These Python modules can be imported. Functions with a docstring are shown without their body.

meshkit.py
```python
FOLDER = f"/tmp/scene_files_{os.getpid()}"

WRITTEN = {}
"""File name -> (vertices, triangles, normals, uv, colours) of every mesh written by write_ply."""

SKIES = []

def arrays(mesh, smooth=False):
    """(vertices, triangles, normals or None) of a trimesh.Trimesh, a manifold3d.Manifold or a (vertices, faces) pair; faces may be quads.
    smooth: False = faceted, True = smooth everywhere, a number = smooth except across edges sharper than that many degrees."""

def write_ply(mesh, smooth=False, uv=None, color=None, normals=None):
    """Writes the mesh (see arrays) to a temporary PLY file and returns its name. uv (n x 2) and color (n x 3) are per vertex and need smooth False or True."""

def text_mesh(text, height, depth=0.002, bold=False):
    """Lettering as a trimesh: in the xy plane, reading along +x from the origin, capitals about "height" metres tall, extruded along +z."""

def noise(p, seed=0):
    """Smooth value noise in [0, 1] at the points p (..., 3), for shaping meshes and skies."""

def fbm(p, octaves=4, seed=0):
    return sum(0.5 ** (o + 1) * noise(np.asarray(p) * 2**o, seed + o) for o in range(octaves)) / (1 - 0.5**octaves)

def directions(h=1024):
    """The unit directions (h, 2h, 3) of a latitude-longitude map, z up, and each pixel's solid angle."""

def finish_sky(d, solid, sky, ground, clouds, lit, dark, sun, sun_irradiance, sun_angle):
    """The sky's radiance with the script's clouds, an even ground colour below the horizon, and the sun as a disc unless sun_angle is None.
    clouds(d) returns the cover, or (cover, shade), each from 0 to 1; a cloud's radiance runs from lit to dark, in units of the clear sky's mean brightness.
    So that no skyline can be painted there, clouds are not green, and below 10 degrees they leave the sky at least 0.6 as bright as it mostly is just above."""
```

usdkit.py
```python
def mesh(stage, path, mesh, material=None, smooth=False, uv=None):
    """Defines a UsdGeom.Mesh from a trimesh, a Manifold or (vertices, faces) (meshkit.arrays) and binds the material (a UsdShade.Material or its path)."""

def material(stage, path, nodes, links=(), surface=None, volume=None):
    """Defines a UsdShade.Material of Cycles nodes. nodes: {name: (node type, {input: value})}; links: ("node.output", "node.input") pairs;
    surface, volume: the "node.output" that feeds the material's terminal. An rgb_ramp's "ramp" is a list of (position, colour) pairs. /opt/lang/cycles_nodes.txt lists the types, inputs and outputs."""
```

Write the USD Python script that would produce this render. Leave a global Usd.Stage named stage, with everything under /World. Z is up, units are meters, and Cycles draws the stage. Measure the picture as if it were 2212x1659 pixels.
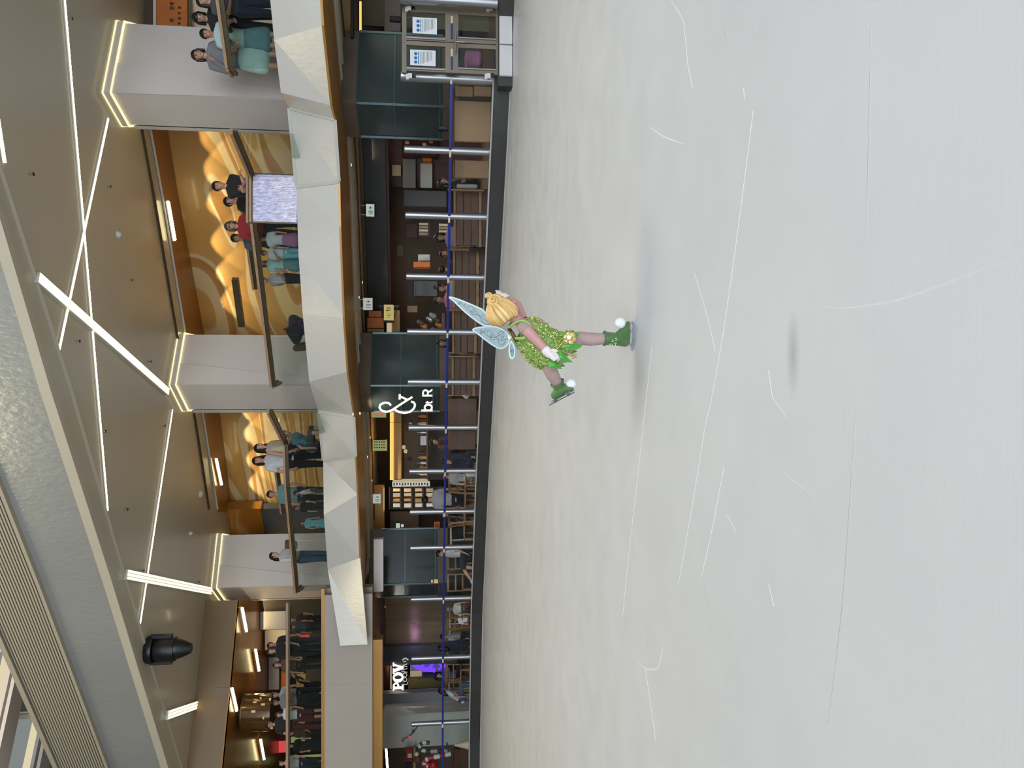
import math, random
import numpy as np, trimesh, manifold3d as m3
from shapely.geometry import Polygon, LineString, Point, box as sbox
from shapely.ops import unary_union
import usdkit, meshkit
from pxr import Usd, UsdGeom, UsdLux, UsdShade, Gf, Sdf

random.seed(7); np.random.seed(7)
RNG = np.random.default_rng(7)
stage = Usd.Stage.CreateInMemory()
UsdGeom.SetStageUpAxis(stage, UsdGeom.Tokens.z)
UsdGeom.SetStageMetersPerUnit(stage, 1.0)
UsdGeom.Xform.Define(stage, '/World')
UsdGeom.Scope.Define(stage, '/World/Looks')

# ------------------------------------------------------------------ camera (held upright-on-its-side: the photograph lies on its side)
FPX, PITCH, CAMZ = 1620.0, math.atan(184.0/1620.0), 1.3
cp, sp = math.cos(PITCH), math.sin(PITCH)
Rv, Fv, Uv = np.array([1., 0, 0]), np.array([0, cp, -sp]), np.array([0, sp, cp])
CAM = np.array([0., 0, CAMZ])
cam = UsdGeom.Camera.Define(stage, '/World/camera')
M = Gf.Matrix4d(*(-Uv), 0, *Rv, 0, *(-Fv), 0, *CAM, 1)
cam.AddTransformOp().Set(M)
cam.CreateHorizontalApertureAttr(36.0); cam.CreateVerticalApertureAttr(27.0)
cam.CreateFocalLengthAttr(FPX/2212*36.0)
cam.CreateClippingRangeAttr(Gf.Vec2f(0.05, 500))
EXPOSURE = -1.10
cam.CreateExposureAttr(EXPOSURE)

# ------------------------------------------------------------------ large lights
def rect_light(name, loc, w, h, color, inten, rot=(0, 0, 0)):
    L = UsdLux.RectLight.Define(stage, '/World/'+name)
    L.CreateWidthAttr(w); L.CreateHeightAttr(h); L.CreateColorAttr(Gf.Vec3f(*color)); L.CreateIntensityAttr(inten)
    L.AddTranslateOp().Set(Gf.Vec3d(*loc)); L.AddRotateXYZOp().Set(Gf.Vec3f(*rot))
    return L
# unseen area lights added over the rink: cool near, neutral right, warm far
rect_light('overhead_cool_fill', (0.5, -1.5, 13.6), 15, 8, (0.36, 0.66, 1.0), 0.3)
rect_light('overhead_right_fill', (5.6, 7.4, 13.6), 9, 6, (1.0, 0.99, 0.96), 10.6)
# unseen light panel added behind the camera to brighten columns and gallery
rect_light('rear_fill', (0.0, -17.6, 6.8), 27, 10, (0.80, 0.88, 0.98), 14.5, (90, 0, 0))
rect_light('overhead_warm_fill', (-5.5, 10.0, 13.6), 10, 6, (1.0, 0.87, 0.56), 7.4)  # unseen warm fill added above the far ice

def ray(x, y):
    return Rv*((1659.0-y)-829.5) - Uv*(x-1106.0) + Fv*FPX
def at_depth(x, y, Y):
    d = ray(x, y); return CAM + d*(Y/d[1])
def at_z(x, y, Z):
    d = ray(x, y); return CAM + d*((Z-CAMZ)/d[2])

# ------------------------------------------------------------------ prim helpers
_used = {}
def numbered(parent, name):
    k = (parent, name); n = _used.get(k, 0); _used[k] = n+1
    return parent + '/' + (name if n == 0 else f'{name}_{n:03d}')
def tag(prim, **kw):
    for k, v in kw.items():
        if v: prim.SetCustomDataByKey(k, v)
LOC = {}
class T:
    """A thing: an Xform at its base; part() takes meshes in world coordinates unless local."""
    def __init__(s, name, label, cat, loc=(0, 0, 0), group=None, kind=None, rotz=0.0):
        s.path = numbered('/World', name)
        s.x = UsdGeom.Xform.Define(stage, s.path); s.loc = np.array(loc, float); s.rotz = rotz
        s.x.AddTranslateOp().Set(Gf.Vec3d(*map(float, loc)))
        if rotz: s.x.AddRotateZOp().Set(float(math.degrees(rotz)))
        s.prim = s.x.GetPrim()
        tag(s.prim, label=label, category=cat, group=group, kind=kind)
    def part(s, name, mesh, mat, parent=None, label=None, smooth=False, kind=None, local=False):
        v, f = vf(mesh)
        if not local:
            v = v - s.loc
            if s.rotz:
                c, q = math.cos(-s.rotz), math.sin(-s.rotz)
                v = np.stack([c*v[:, 0]-q*v[:, 1], q*v[:, 0]+c*v[:, 1], v[:, 2]], 1)
        p = numbered(parent or s.path, name)
        m = usdkit.mesh(stage, p, (v, f), MAT(mat), smooth=smooth)
        tag(m.GetPrim(), label=label, kind=kind)
        return p
def vf(mesh):
    if hasattr(mesh, 'to_mesh'):
        m = mesh.to_mesh(); return np.array(m.vert_properties[:, :3], float), np.array(m.tri_verts, int)
    if isinstance(mesh, (tuple, list)) and not hasattr(mesh, 'vertices') and isinstance(mesh[0], np.ndarray):
        v, f = np.asarray(mesh[0], float), np.asarray(mesh[1], int)
        if f.shape[1] == 4: f = np.vstack([f[:, [0, 1, 2]], f[:, [0, 2, 3]]])
        return v, f
    if isinstance(mesh, (tuple, list)): mesh = cat(mesh)
    return np.array(mesh.vertices, float), np.array(mesh.faces, int)
def solo(name, label, cat_, mesh, mat, group=None, kind=None, smooth=False):
    p = numbered('/World', name)
    v, f = vf(mesh); base = (v.min(0)+v.max(0))/2; base[2] = v[:, 2].min()
    m = usdkit.mesh(stage, p, (v-base, f), MAT(mat), smooth=smooth)
    m.AddTranslateOp().Set(Gf.Vec3d(*map(float, base)))
    tag(m.GetPrim(), label=label, category=cat_, group=group, kind=kind)
    return p
def struct(name, mesh, mat, smooth=False, label=None):
    p = numbered('/World', name); m = usdkit.mesh(stage, p, vf(mesh), MAT(mat), smooth=smooth)
    tag(m.GetPrim(), kind='structure', label=label); return p
def sub(parent, name, mesh, mat, smooth=False, kind=None, label=None):
    p = numbered(parent, name); m = usdkit.mesh(stage, p, vf(mesh), MAT(mat), smooth=smooth)
    tag(m.GetPrim(), kind=kind, label=label); return p
def copy_of(src, name, loc, label=None, cat_=None, group=None, rotz=0.0):
    p = numbered('/World', name); x = UsdGeom.Xform.Define(stage, p)
    x.GetPrim().GetReferences().AddInternalReference(src.path)
    x.ClearXformOpOrder(); x.AddTranslateOp().Set(Gf.Vec3d(*map(float, loc)))
    if rotz or src.rotz: x.AddRotateZOp().Set(float(math.degrees(rotz)))
    x.GetPrim().SetInstanceable(True)
    tag(x.GetPrim(), label=label, category=cat_, group=group)
    return p

# ------------------------------------------------------------------ mesh helpers
def cat(ms):
    vs, fs, n = [], [], 0
    for m in ms:
        v, f = vf(m); vs.append(v); fs.append(f+n); n += len(v)
    return trimesh.Trimesh(np.vstack(vs), np.vstack(fs), process=False)
_BF = np.array([[0, 2, 1], [0, 3, 2], [4, 5, 6], [4, 6, 7], [0, 1, 5], [0, 5, 4], [1, 2, 6], [1, 6, 5], [2, 3, 7], [2, 7, 6], [3, 0, 4], [3, 4, 7]])
def bx(x0, x1, y0, y1, z0, z1):
    v = np.array([[x0, y0, z0], [x1, y0, z0], [x1, y1, z0], [x0, y1, z0], [x0, y0, z1], [x1, y0, z1], [x1, y1, z1], [x0, y1, z1]], float)
    return trimesh.Trimesh(v, _BF, process=False)
def cbx(x0, x1, y0, y1, z0, z1, c=0.01):
    """box with chamfered edges"""
    pts = []
    for sx in (0, 1):
        for sy in (0, 1):
            for sz in (0, 1):
                p = np.array([(x0, x1)[sx], (y0, y1)[sy], (z0, z1)[sz]], float)
                s = np.array([1-2*sx, 1-2*sy, 1-2*sz])*c
                for k in range(3):
                    q = p + s; q[k] = p[k]; pts.append(q)
    return trimesh.convex.convex_hull(np.array(pts))
def bar(p, q, w, h, up=(0, 0, 1)):
    """box from p to q, w across, h along up"""
    p, q, up = np.array(p, float), np.array(q, float), np.array(up, float)
    d = q-p; L = np.linalg.norm(d); d /= L
    s = np.cross(d, up); n = np.linalg.norm(s)
    s = np.array([1., 0, 0]) if n < 1e-6 else s/n
    u = np.cross(s, d); o = []
    for e in (p, q):
        for a, b in ((-1, -1), (1, -1), (1, 1), (-1, 1)): o.append(e + s*a*w/2 + u*b*h/2)
    return trimesh.Trimesh(np.array(o), _BF, process=False)
def tube(pts, r, n=8, closed=False, caps=True):
    pts = np.array(pts, float); N = len(pts); r = np.broadcast_to(np.asarray(r, float), (N,))
    t = np.gradient(pts, axis=0) if not closed else np.roll(pts, -1, 0)-np.roll(pts, 1, 0)
    t /= np.maximum(np.linalg.norm(t, axis=1, keepdims=True), 1e-9)
    a = np.array([0, 0, 1.]) if abs(t[0][2]) < .9 else np.array([1., 0, 0])
    ring, v = [], []
    for i in range(N):
        a = a - t[i]*np.dot(a, t[i]); a /= max(np.linalg.norm(a), 1e-9); b = np.cross(t[i], a)
        th = np.arange(n)*2*math.pi/n
        v.append(pts[i] + r[i]*(np.cos(th)[:, None]*a + np.sin(th)[:, None]*b))
    v = np.vstack(v); f = []
    for i in range(N if closed else N-1):
        j = (i+1) % N
        for k in range(n):
            l = (k+1) % n
            f += [[i*n+k, i*n+l, j*n+l], [i*n+k, j*n+l, j*n+k]]
    if caps and not closed:
        v = np.vstack([v, pts[0], pts[-1]]); c0, c1 = N*n, N*n+1
        for k in range(n):
            l = (k+1) % n
            f += [[c0, l, k], [c1, (N-1)*n+k, (N-1)*n+l]]
    return trimesh.Trimesh(v, np.array(f), process=False)
def cyl(p, r, h, n=16):
    return tube([np.array(p, float), np.array(p, float)+[0, 0, h]], r, n)
def lathe(prof, c=(0, 0, 0), n=20):
    """prof (r, z) from bottom to top"""
    prof = np.array(prof, float); th = np.arange(n)*2*math.pi/n; N = len(prof)
    v = np.stack([prof[:, 0:1]*np.cos(th), prof[:, 0:1]*np.sin(th), np.repeat(prof[:, 1:2], n, 1)], -1).reshape(-1, 3)+np.array(c, float)
    f = []
    for i in range(N-1):
        for k in range(n):
            l = (k+1) % n
            f += [[i*n+k, i*n+l, (i+1)*n+l], [i*n+k, (i+1)*n+l, (i+1)*n+k]]
    return trimesh.Trimesh(v, np.array(f), process=False)
def slab(front, off):
    """solid from a planar-ish polygon loop and an offset vector"""
    a = np.array(front, float); b = a+np.array(off, float); n = len(a)
    v = np.vstack([a, b]); f = []
    for k in range(1, n-1): f += [[0, k, k+1], [n, n+k+1, n+k]]
    for k in range(n):
        l = (k+1) % n; f += [[k, n+k, n+l], [k, n+l, l]]
    m = trimesh.Trimesh(v, np.array(f), process=False)
    if m.volume < 0: m.invert()
    return m
def prism(poly, z0, z1):
    """extruded plan polygon (shapely or list of xy)"""
    if not hasattr(poly, 'exterior'): poly = Polygon(poly)
    if not poly.is_valid: poly = poly.buffer(0)
    if hasattr(poly, 'geoms'): return cat([prism(g, z0, z1) for g in poly.geoms])
    m = trimesh.creation.extrude_polygon(poly, z1-z0, engine='earcut'); m.apply_translation([0, 0, z0]); return m
def strip_wall(plan, z0, z1, th, side=-1):
    """wall along a plan polyline, thickness th to the given side (1: away from the camera)"""
    plan = np.array(plan, float)[:, :2]
    return prism(LineString(plan).buffer(th*side, single_sided=True, join_style=2, cap_style=2), z0, z1)
def pbox(x0, x1, y0, y1, Y, depth=0.05, c=0):
    """upright box whose front covers that patch of the view at plan depth Y"""
    xm = (x0+x1)/2; a, b = at_depth(xm, y0, Y), at_depth(xm, y1, Y); a[2], b[2] = at_depth(x0, y0, Y)[2], at_depth(x1, y1, Y)[2]
    X0, X1 = sorted((a[0], b[0])); Z0, Z1 = sorted((a[2], b[2]))
    return cbx(X0, X1, Y, Y+depth, Z0, Z1, c) if c else bx(X0, X1, Y, Y+depth, Z0, Z1)
def hull2(p, rp, q, rq, n=14):
    return m3.Manifold.batch_hull([m3.Manifold.sphere(rp, n).translate(list(map(float, p))), m3.Manifold.sphere(rq, n).translate(list(map(float, q)))])
def hulls(pts, n=14):
    return m3.Manifold.batch_hull([m3.Manifold.sphere(r, n).translate(list(map(float, p))) for p, r in pts])
def ell(c, r, R=None, n=20):
    """ellipsoid, R columns = axes"""
    s = m3.Manifold.sphere(1.0, n)
    R = np.eye(3) if R is None else np.array(R, float)
    A = np.hstack([R*np.array(r, float)[None, :], np.array(c, float)[:, None]])
    return s.transform(A)
def fuse(ms): return m3.Manifold.batch_boolean(ms, m3.OpType.Add)
def soften(man, length=0.03, it=6):
    v, f = vf(man.refine_to_length(length)) if length else vf(man)
    t = trimesh.Trimesh(v, f, process=True)
    if it: trimesh.smoothing.filter_taubin(t, lamb=.5, nu=.52, iterations=it)
    return t
def unit(a): a = np.array(a, float); return a/np.linalg.norm(a)

# ------------------------------------------------------------------ materials
_mats = {}
def MAT(n):
    return _mats[n] if isinstance(n, str) else n
def lin(*c): return tuple((x/12.92 if x <= .04045 else ((x+.055)/1.055)**2.4) for x in (k/255. for k in c))
def mat(name, color, rough=.5, metal=0., noise=None, bump=None, spec=.5, coat=0., sheen=0., trans=0., sub_=0., stretch=None, coords='position', color2=None):
    nodes = {'p': ('principled_bsdf', dict(base_color=color, roughness=rough, metallic=metal, specular_ior_level=spec))}
    if coat: nodes['p'][1].update(coat_weight=coat, coat_roughness=.08)
    if sheen: nodes['p'][1].update(sheen_weight=sheen)
    if trans: nodes['p'][1].update(transmission_weight=trans)
    if sub_: nodes['p'][1].update(subsurface_weight=sub_, subsurface_scale=.01)
    links = []
    src = 'geo.position'
    if noise or bump:
        if coords == 'object': nodes['geo'] = ('texture_coordinate', {}); src = 'geo.object'
        else: nodes['geo'] = ('geometry', {})
        if stretch:
            nodes['map'] = ('mapping', dict(scale=stretch)); links.append((src, 'map.vector')); src = 'map.vector'
    if noise:
        sc, am = noise
        c2 = color2 or tuple(max(0, c*(1-am)) for c in color); c1 = tuple(c*(1+am*.5) for c in color) if color2 is None else color
        nodes['n'] = ('noise_texture', dict(scale=sc, detail=4))
        nodes['r'] = ('rgb_ramp', dict(ramp=[(.3, c2), (.7, c1)]))
        links += [(src, 'n.vector'), ('n.fac', 'r.fac'), ('r.color', 'p.base_color')]
    if bump:
        sc, st, dist = (*bump, .02)[:3]
        nodes['bn'] = ('noise_texture', dict(scale=sc, detail=3)); nodes['b'] = ('bump', dict(strength=st, distance=dist))
        links += [(src, 'bn.vector'), ('bn.fac', 'b.height'), ('b.normal', 'p.normal')]
    _mats[name] = usdkit.material(stage, '/World/Looks/'+name, nodes, links, surface='p.BSDF')
    return _mats[name]
def emit(name, color, strength):
    _mats[name] = usdkit.material(stage, '/World/Looks/'+name, {'e': ('emission', dict(color=color, strength=strength))}, [], surface='e.emission')
def pane(name, tint=(1, 1, 1), low=.015, high=.3, rough=.02):
    """clear sheet: mostly see-through, more reflective at glancing angles"""
    _mats[name] = usdkit.material(stage, '/World/Looks/'+name,
        {'t': ('transparent_bsdf', dict(color=tint)), 'g': ('glossy_bsdf', dict(color=(1, 1, 1), roughness=rough)), 'l': ('layer_weight', dict(blend=.5)), 'q': ('math', dict(math_type='power', value2=5.0)), 'f': ('math', dict(math_type='multiply_add', value2=high, value3=low)), 'm': ('mix_closure', {})},
        [('l.facing', 'q.value1'), ('q.value', 'f.value1'), ('f.value', 'm.fac'), ('t.BSDF', 'm.closure1'), ('g.BSDF', 'm.closure2')], surface='m.closure')

mat('paint_white', lin(212, 203, 196), .45, noise=(.7, .05))
mat('fascia_metal', lin(232, 228, 220), .28, .25, bump=(16, .13, .02), coat=.25, noise=(.6, .05), stretch=(1, 1, .35))
mat('fascia_far', lin(168, 160, 150), .45, noise=(.7, .05))
mat('fascia_frame', lin(212, 210, 200), .35, .2)
mat('upper_fascia_metal', lin(182, 184, 180), .24, .5, bump=(15, .35, .02), coat=.3, noise=(.4, .12), stretch=(1, 1, .5))
mat('rib_gap', lin(128, 116, 100), .6)
mat('ribbed_metal', lin(158, 150, 134), .6)
mat('bronze', lin(186, 138, 72), .38, .35, noise=(.5, .15))
mat('ceiling_paint', lin(184, 176, 158), .32, 0, noise=(.35, .06), coat=.15)
mat('ceiling_amber', lin(150, 96, 30), .3, .1, noise=(.5, .12), coat=.15)
mat('ceiling_grey', lin(206, 196, 178), .5, noise=(.5, .08))
mat('wood_rail', lin(170, 138, 108), .45, noise=(9, .18), stretch=(1, 1, 6))
mat('bronze_dark', lin(84, 72, 50), .35, .4)
mat('steel', lin(168, 170, 174), .32, .85, bump=(60, .05), stretch=(1, 1, .05))
mat('bulkhead', lin(126, 100, 66), .4, noise=(.5, .1))
mat('steel_frame', lin(128, 118, 103), .4, .4, noise=(3, .08))
mat('rail_blue', lin(28, 44, 128), .4)
mat('kerb_dark', lin(54, 54, 53), .5, noise=(2, .18))
mat('kerb_edge', lin(170, 170, 168), .5)
mat('white_plastic', lin(214, 212, 212), .4, noise=(4, .04))
mat('paper', lin(226, 228, 230), .7)
mat('print_blue', lin(24, 110, 170), .6)
mat('print_grey', lin(140, 145, 150), .7)
mat('black_plastic', lin(18, 18, 20), .4, noise=(8, .2))
mat('black', lin(10, 10, 11), .6)
mat('teal_glass', lin(62, 72, 71), .12, 0, noise=(.8, .25), spec=.7)
mat('teal_frame', lin(74, 96, 98), .3, .2)
mat('stone_brown', lin(104, 92, 80), .5, noise=(2.5, .22))
mat('booth_tan', lin(158, 126, 92), .6, noise=(2, .1))
mat('booth_wood', lin(90, 54, 28), .5, noise=(6, .35), stretch=(.6, .6, 9))
mat('light_wood', lin(146, 112, 78), .5, noise=(7, .22), stretch=(1, 1, .3))
mat('dark_wall', lin(46, 42, 38), .6, noise=(.8, .2))
mat('dark_header', lin(36, 38, 38), .45, noise=(.7, .2))
mat('brown_wall', lin(84, 68, 52), .6, noise=(1.1, .2))
mat('olive_wall', lin(86, 80, 44), .6, noise=(1.3, .15))
mat('red_wood', lin(82, 40, 30), .5, noise=(5, .3), stretch=(1, 1, .3))
mat('orange_board', lin(196, 110, 44), .55, noise=(5, .12))
mat('tan_board', lin(176, 138, 84), .6, noise=(5, .12))
mat('grey_wall', lin(140, 140, 142), .5, noise=(.6, .08))
mat('grey_dark_wall', lin(78, 80, 82), .5, noise=(.8, .12))
mat('pillar_white', lin(206, 210, 200), .5, noise=(.6, .05))
mat('shop_floor', lin(130, 110, 92), .35, noise=(1.5, .2))
mat('deck_floor', lin(140, 126, 104), .3, noise=(1, .1))
mat('shell_grey', lin(150, 148, 144), .6)
mat('brushed_panel', lin(160, 140, 112), .3, .7, bump=(30, .3, .01), stretch=(6, 6, .15), noise=(1.2, .2))
mat('drum_gloss', lin(96, 66, 26), .12, .3, coat=.5)
mat('cream', lin(214, 196, 164), .6)
mat('mask_line', lin(70, 52, 20), .5)
pane('clear_glass', (.975, .985, .98), .008)
pane('green_glass', (.84, .88, .86), .03)
pane('dim_glass', (.92, .94, .94), .02)
emit('led_warm', (1.0, .87, .56), 9.0)
emit('led_bar', (1.0, .90, .55), 4.5)
emit('led_ring', (1.0, .86, .45), 3.0)
emit('lamp_warm', (1.0, .85, .55), 14.0)
emit('lamp_strip', (1.0, .86, .45), 16.0)
emit('amber_strip', (1.0, .55, .14), 2.6)
emit('neon_white', (1.0, .98, .86), 3.2)
emit('neon_purple', (.10, .03, 1.0), 5.0)
emit('exit_face', (.80, 1.0, .84), 1.1)
emit('exit_face_white', (.9, 1.0, .93), .95)
emit('lantern_yellow', (1.0, .82, .30), 1.0)
emit('menu_screen', (.74, .82, .34), .75)
emit('menu_white', (.95, .95, .86), 1.2)
emit('red_lamp', (1.0, .10, .10), 1.4)
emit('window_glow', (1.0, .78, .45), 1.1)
emit('coffer_glow', (.86, .95, .92), .55)
emit('coffer_edge', (1.0, .88, .58), 1.6)

# the glossy gold feature wall with drawn waves
_mats['wave_wall'] = usdkit.material(stage, '/World/Looks/wave_wall', {
    'g': ('geometry', {}), 'mp': ('mapping', dict(rotation=(0, .7, .6), scale=(.35, .35, 1.25))),
    'w': ('noise_texture', dict(scale=.42, detail=.6, distortion=.9)),
    'm1': ('math', dict(math_type='multiply', value2=6.5)), 'fr': ('math', dict(math_type='fraction')),
    'r': ('rgb_ramp', dict(ramp=[(0, lin(188, 146, 84)), (.40, lin(182, 138, 74)), (.43, lin(200, 176, 130)), (.72, lin(204, 180, 134)), (.75, lin(176, 130, 70)), (.90, lin(164, 118, 62)), (.93, lin(206, 184, 138)), (.97, lin(206, 184, 138)), (1, lin(188, 146, 84))])),
    'p': ('principled_bsdf', dict(roughness=.34, specular_ior_level=.5, coat_weight=.3, coat_roughness=.1))},
    [('g.position', 'mp.vector'), ('mp.vector', 'w.vector'), ('w.fac', 'm1.value1'), ('m1.value', 'fr.value1'), ('fr.value', 'r.fac'), ('r.color', 'p.base_color')], surface='p.BSDF')
# silvery film panel of the balcony
_mats['silver_film'] = usdkit.material(stage, '/World/Looks/silver_film', {
    'g': ('geometry', {}), 'mp': ('mapping', dict(scale=(3, 3, .8))),
    'n': ('noise_texture', dict(scale=9, detail=5, roughness=.75)), 'n2': ('noise_texture', dict(scale=.9, detail=1)),
    'r': ('rgb_ramp', dict(ramp=[(.3, lin(140, 138, 158)), (.5, lin(186, 184, 200)), (.72, lin(232, 234, 244))])),
    'r2': ('rgb_ramp', dict(ramp=[(.35, lin(190, 196, 215)), (.6, lin(220, 205, 205))])),
    'mx': ('mix_color', dict(blend_type='multiply', fac=.6)), 'b': ('bump', dict(strength=.5, distance=.02)),
    'p': ('principled_bsdf', dict(roughness=.25, metallic=.55))},
    [('g.position', 'mp.vector'), ('mp.vector', 'n.vector'), ('g.position', 'n2.vector'), ('n.fac', 'r.fac'), ('n2.fac', 'r2.fac'), ('r.color', 'mx.a'), ('r2.color', 'mx.b'), ('mx.result', 'p.base_color'), ('n.fac', 'b.height'), ('b.normal', 'p.normal')], surface='p.BSDF')

# ================================================================== the rink: ice and barrier
ICE_EDGE = [(1128, -260), (1112, 0), (1103, 185), (1099, 270), (1084, 545), (1070, 800), (1055, 1060), (1043, 1330), (1038, 1605), (1036, 1900)]
EDGE = np.array([at_z(x, y, 0)[:2] for x, y in ICE_EDGE])
EY = np.array([y for _, y in ICE_EDGE], float)
def D(y):
    """plan depth of the barrier's foot along the sight line of picture row y"""
    x = np.interp(y, EY, [p[0] for p in ICE_EDGE]); return at_z(x, y, 0)[1]
def E2(y, off=0.):
    x = np.interp(y, EY, [p[0] for p in ICE_EDGE]); p = at_z(x, y, 0)
    return np.array([p[0]*(1+off/p[1]), p[1]+off])
def edge_dir(y):
    a, b = E2(y-15), E2(y+15); return unit(b-a)

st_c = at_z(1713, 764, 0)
_mats['ice'] = usdkit.material(stage, '/World/Looks/ice', {
    'g': ('geometry', {}),
    'n1': ('noise_texture', dict(scale=.55, detail=4, roughness=.6)), 'r1': ('rgb_ramp', dict(ramp=[(.3, lin(211, 214, 218)), (.7, lin(219, 221, 224))])),
    'ms': ('mapping', dict(scale=(1.3, 26, 1), rotation=(0, 0, .22))), 'n2': ('noise_texture', dict(scale=2.2, detail=6, roughness=.7)),
    'r2': ('rgb_ramp', dict(ramp=[(.62, (0, 0, 0)), (.78, (.22, .22, .22))])), 'mx': ('mix_color', dict(blend_type='mix', b=lin(236, 238, 241))),
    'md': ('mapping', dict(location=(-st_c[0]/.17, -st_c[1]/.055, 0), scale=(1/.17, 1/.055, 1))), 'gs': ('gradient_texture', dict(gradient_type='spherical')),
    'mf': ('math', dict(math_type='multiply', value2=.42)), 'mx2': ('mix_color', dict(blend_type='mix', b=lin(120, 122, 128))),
    'n3': ('noise_texture', dict(scale=3, detail=6)), 'rr': ('map_range', dict(from_min=.3, from_max=.7, to_min=.34, to_max=.5)),
    'b': ('bump', dict(strength=.06, distance=.01)),
    'p': ('principled_bsdf', dict(specular_ior_level=.42))},
    [('g.position', 'n1.vector'), ('n1.fac', 'r1.fac'), ('g.position', 'ms.vector'), ('ms.vector', 'n2.vector'), ('n2.fac', 'r2.fac'), ('r2.color', 'mx.fac'), ('r1.color', 'mx.a'),
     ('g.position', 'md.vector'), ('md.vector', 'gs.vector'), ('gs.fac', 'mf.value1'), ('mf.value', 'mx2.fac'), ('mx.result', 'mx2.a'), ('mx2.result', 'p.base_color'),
     ('g.position', 'n3.vector'), ('n3.fac', 'rr.value'), ('rr.result', 'p.roughness'), ('n2.fac', 'b.height'), ('b.normal', 'p.normal')], surface='p.BSDF')
ice_poly = Polygon([tuple(p) for p in EDGE] + [(-16, 12), (-16, -15), (13, -15), (13, 6)]).buffer(.05)
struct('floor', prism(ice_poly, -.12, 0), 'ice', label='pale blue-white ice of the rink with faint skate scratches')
struct('floor_2', prism(Polygon([(13, 4), (-16, 8), (-26, 36), (20, 36)]).difference(ice_poly.buffer(.002)), -.12, -.004), 'shop_floor', label='brown floor of the walkway behind the rink barrier')
# long skate marks: shallow ridges of ice shavings
mat('frost', lin(226, 230, 235), .7); mat('ice_line', lin(200, 203, 209), .5)
def ribbon(px, w, z=.0012):
    P = np.array([at_z(x, y, 0) for x, y in px])
    t = np.linspace(0, len(P)-1, 14*(len(P)-1)+1); P = np.stack([np.interp(t, range(len(P)), P[:, k]) for k in range(3)], 1)
    for _ in range(12): P[1:-1] = (P[:-2]+2*P[1:-1]+P[2:])/4
    d = np.gradient(P, axis=0); d /= np.linalg.norm(d, axis=1, keepdims=True); s = np.stack([-d[:, 1], d[:, 0], 0*d[:, 0]], 1)*.55
    k = np.sin(np.linspace(0, math.pi, len(P)))[:, None]*.5+.3 + .2*RNG.random((len(P), 1))
    a, b, c = P-s*w/2*k, P+[0, 0, z], P+s*w/2*k
    n = len(P); v = np.vstack([a, b, c]); f = []
    for i in range(n-1): f += [[i, i+1, n+i+1], [i, n+i+1, n+i], [n+i, n+i+1, 2*n+i+1], [n+i, 2*n+i+1, 2*n+i]]
    return trimesh.Trimesh(v, np.array(f), process=False)
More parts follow.
